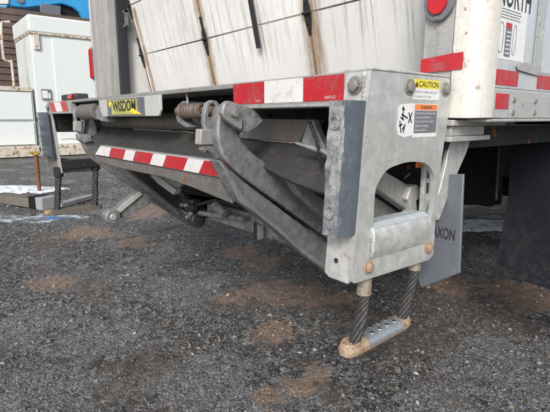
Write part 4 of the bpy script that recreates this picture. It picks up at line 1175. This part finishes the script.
# ------------------------------------------------------------------ things lying in the yard
def yard():
    def g(px, py): return at(px, py, 'z', .01)
    a = g(39.5, 191)
    t = thing('steel_post', 'rusty short post with a yellow cap behind the left step', 'post', (a.x, a.y, 0))
    k = (CAM - a).length
    zt = atp(39.5, 155, a, (_fh.x, _fh.y, 0)).z
    MB().rod((a.x, a.y, -.02), (a.x, a.y, zt), .024, .030, 14).rod((a.x, a.y, zt * .55), (a.x, a.y, zt * .6), .036, seg=10).build('shaft', 'rust', t, .004, smooth=40)
    MB().rod((a.x, a.y, zt + .001), (a.x, a.y, zt + .05), .055, .035, 14).box((a.x - .06, a.y - .09, zt + .02), (a.x + .04, a.y + .09, zt + .05)).build('cap', plain('yellow_cap', (.45, .31, .08), .6, 0, .4, 12), t, .01)
    p, q = g(8, 203), g(50, 209)
    def beam(p, q, w, h, name, mat, label, cat, parts=None, z=0.0):
        d = (q - p); d.z = 0; d.normalize(); n = Vector((-d.y, d.x, 0)) * w
        P = [p - n, q - n, q + n, p + n]; P = [Vector((v.x, v.y, .005 + z)) for v in P]
        o = MB().prism(P, (0, 0, h)).build(name, mat, None, .008); tag(o, label, cat); return o
    beam(g(2, 201), g(36, 206), .09, .10, 'timber_beam', 'timber', 'weathered flat timber lying on the ground at the left edge', 'timber')
    beam(g(37.5, 206.5), g(43, 207.5), .10, .14, 'rubber_block', 'blackrubber', 'black rubber block at the end of the timber', 'block')
    beam(g(44.3, 207.8), g(51, 209), .10, .14, 'foam_block', 'styro', 'pale square block beside the black rubber block', 'block')
    beam(g(58, 207), g(92, 198), .05, .05, 'concrete_strip', 'styro', 'thin pale strip on the ground behind the left step', 'strip')
    # foamy puddle and a line of old snow
    def patch(name, cpx, rx, ry, mat, h=.012, seed=1, n=56, ang=0.0):
        c = g(*cpx); vs = [(c.x, c.y, h)]; fs = []
        rings = 8
        for r in range(1, rings + 1):
            for k in range(n):
                a = 2 * math.pi * k / n; f = r / rings
                rr = 1 + .45 * noise.noise(Vector((math.cos(a) * 1.7, math.sin(a) * 1.7, seed))) + .25 * noise.noise(Vector((math.cos(a) * 6, math.sin(a) * 6, seed)))
                u = math.cos(a) * rx * f * rr; v = math.sin(a) * ry * f * rr
                x = c.x + u * math.cos(ang) - v * math.sin(ang); y = c.y + u * math.sin(ang) + v * math.cos(ang)
                z = max(hgt(x, y), 0) + .004 + h * (1 - f ** 2) * (1 + .6 * noise.noise(Vector((x * 8, y * 8, 0)))) if r < rings else hgt(x, y) - .01
                vs.append((x, y, z))
        for k in range(n): fs.append((0, 1 + k, 1 + (k + 1) % n))
        for r in range(rings - 1):
            for k in range(n):
                k2 = (k + 1) % n; fs.append((1 + r * n + k, 1 + (r + 1) * n + k, 1 + (r + 1) * n + k2, 1 + r * n + k2))
        o = MB().add(vs, fs).build(name, mat, None, smooth=60); o['kind'] = 'structure'; return o
    wm = NT('puddle_foam')
    wc = wm.mix(wm.ramp(wm.noise(7, 8, .8), (.40, 0), (.52, 1)), (.62, .67, .72), (.06, .07, .08))
    wm.bump(wm.noise(20, 5), .4, .01); M['puddle'] = wm.fin(wc, .15)
    YA = YAW
    patch('puddle', (31, 217), .55, .22, 'puddle', .01, 3, ang=YA)
    patch('puddle', (51, 218.5), .12, .08, plain('blue_puddle', (.05, .18, .42), .12, 0, .4, 10), .014, 5, ang=YA)
    patch('snow_patch', (5, 189), 1.0, .32, 'snow', .03, 8, ang=YA)
    patch('snow_patch', (482, 225), 1.0, .22, 'snow', .04, 11, ang=YA)
    patch('snow_patch', (520, 224), .8, .15, 'snow', .04, 12, ang=YA)
yard()
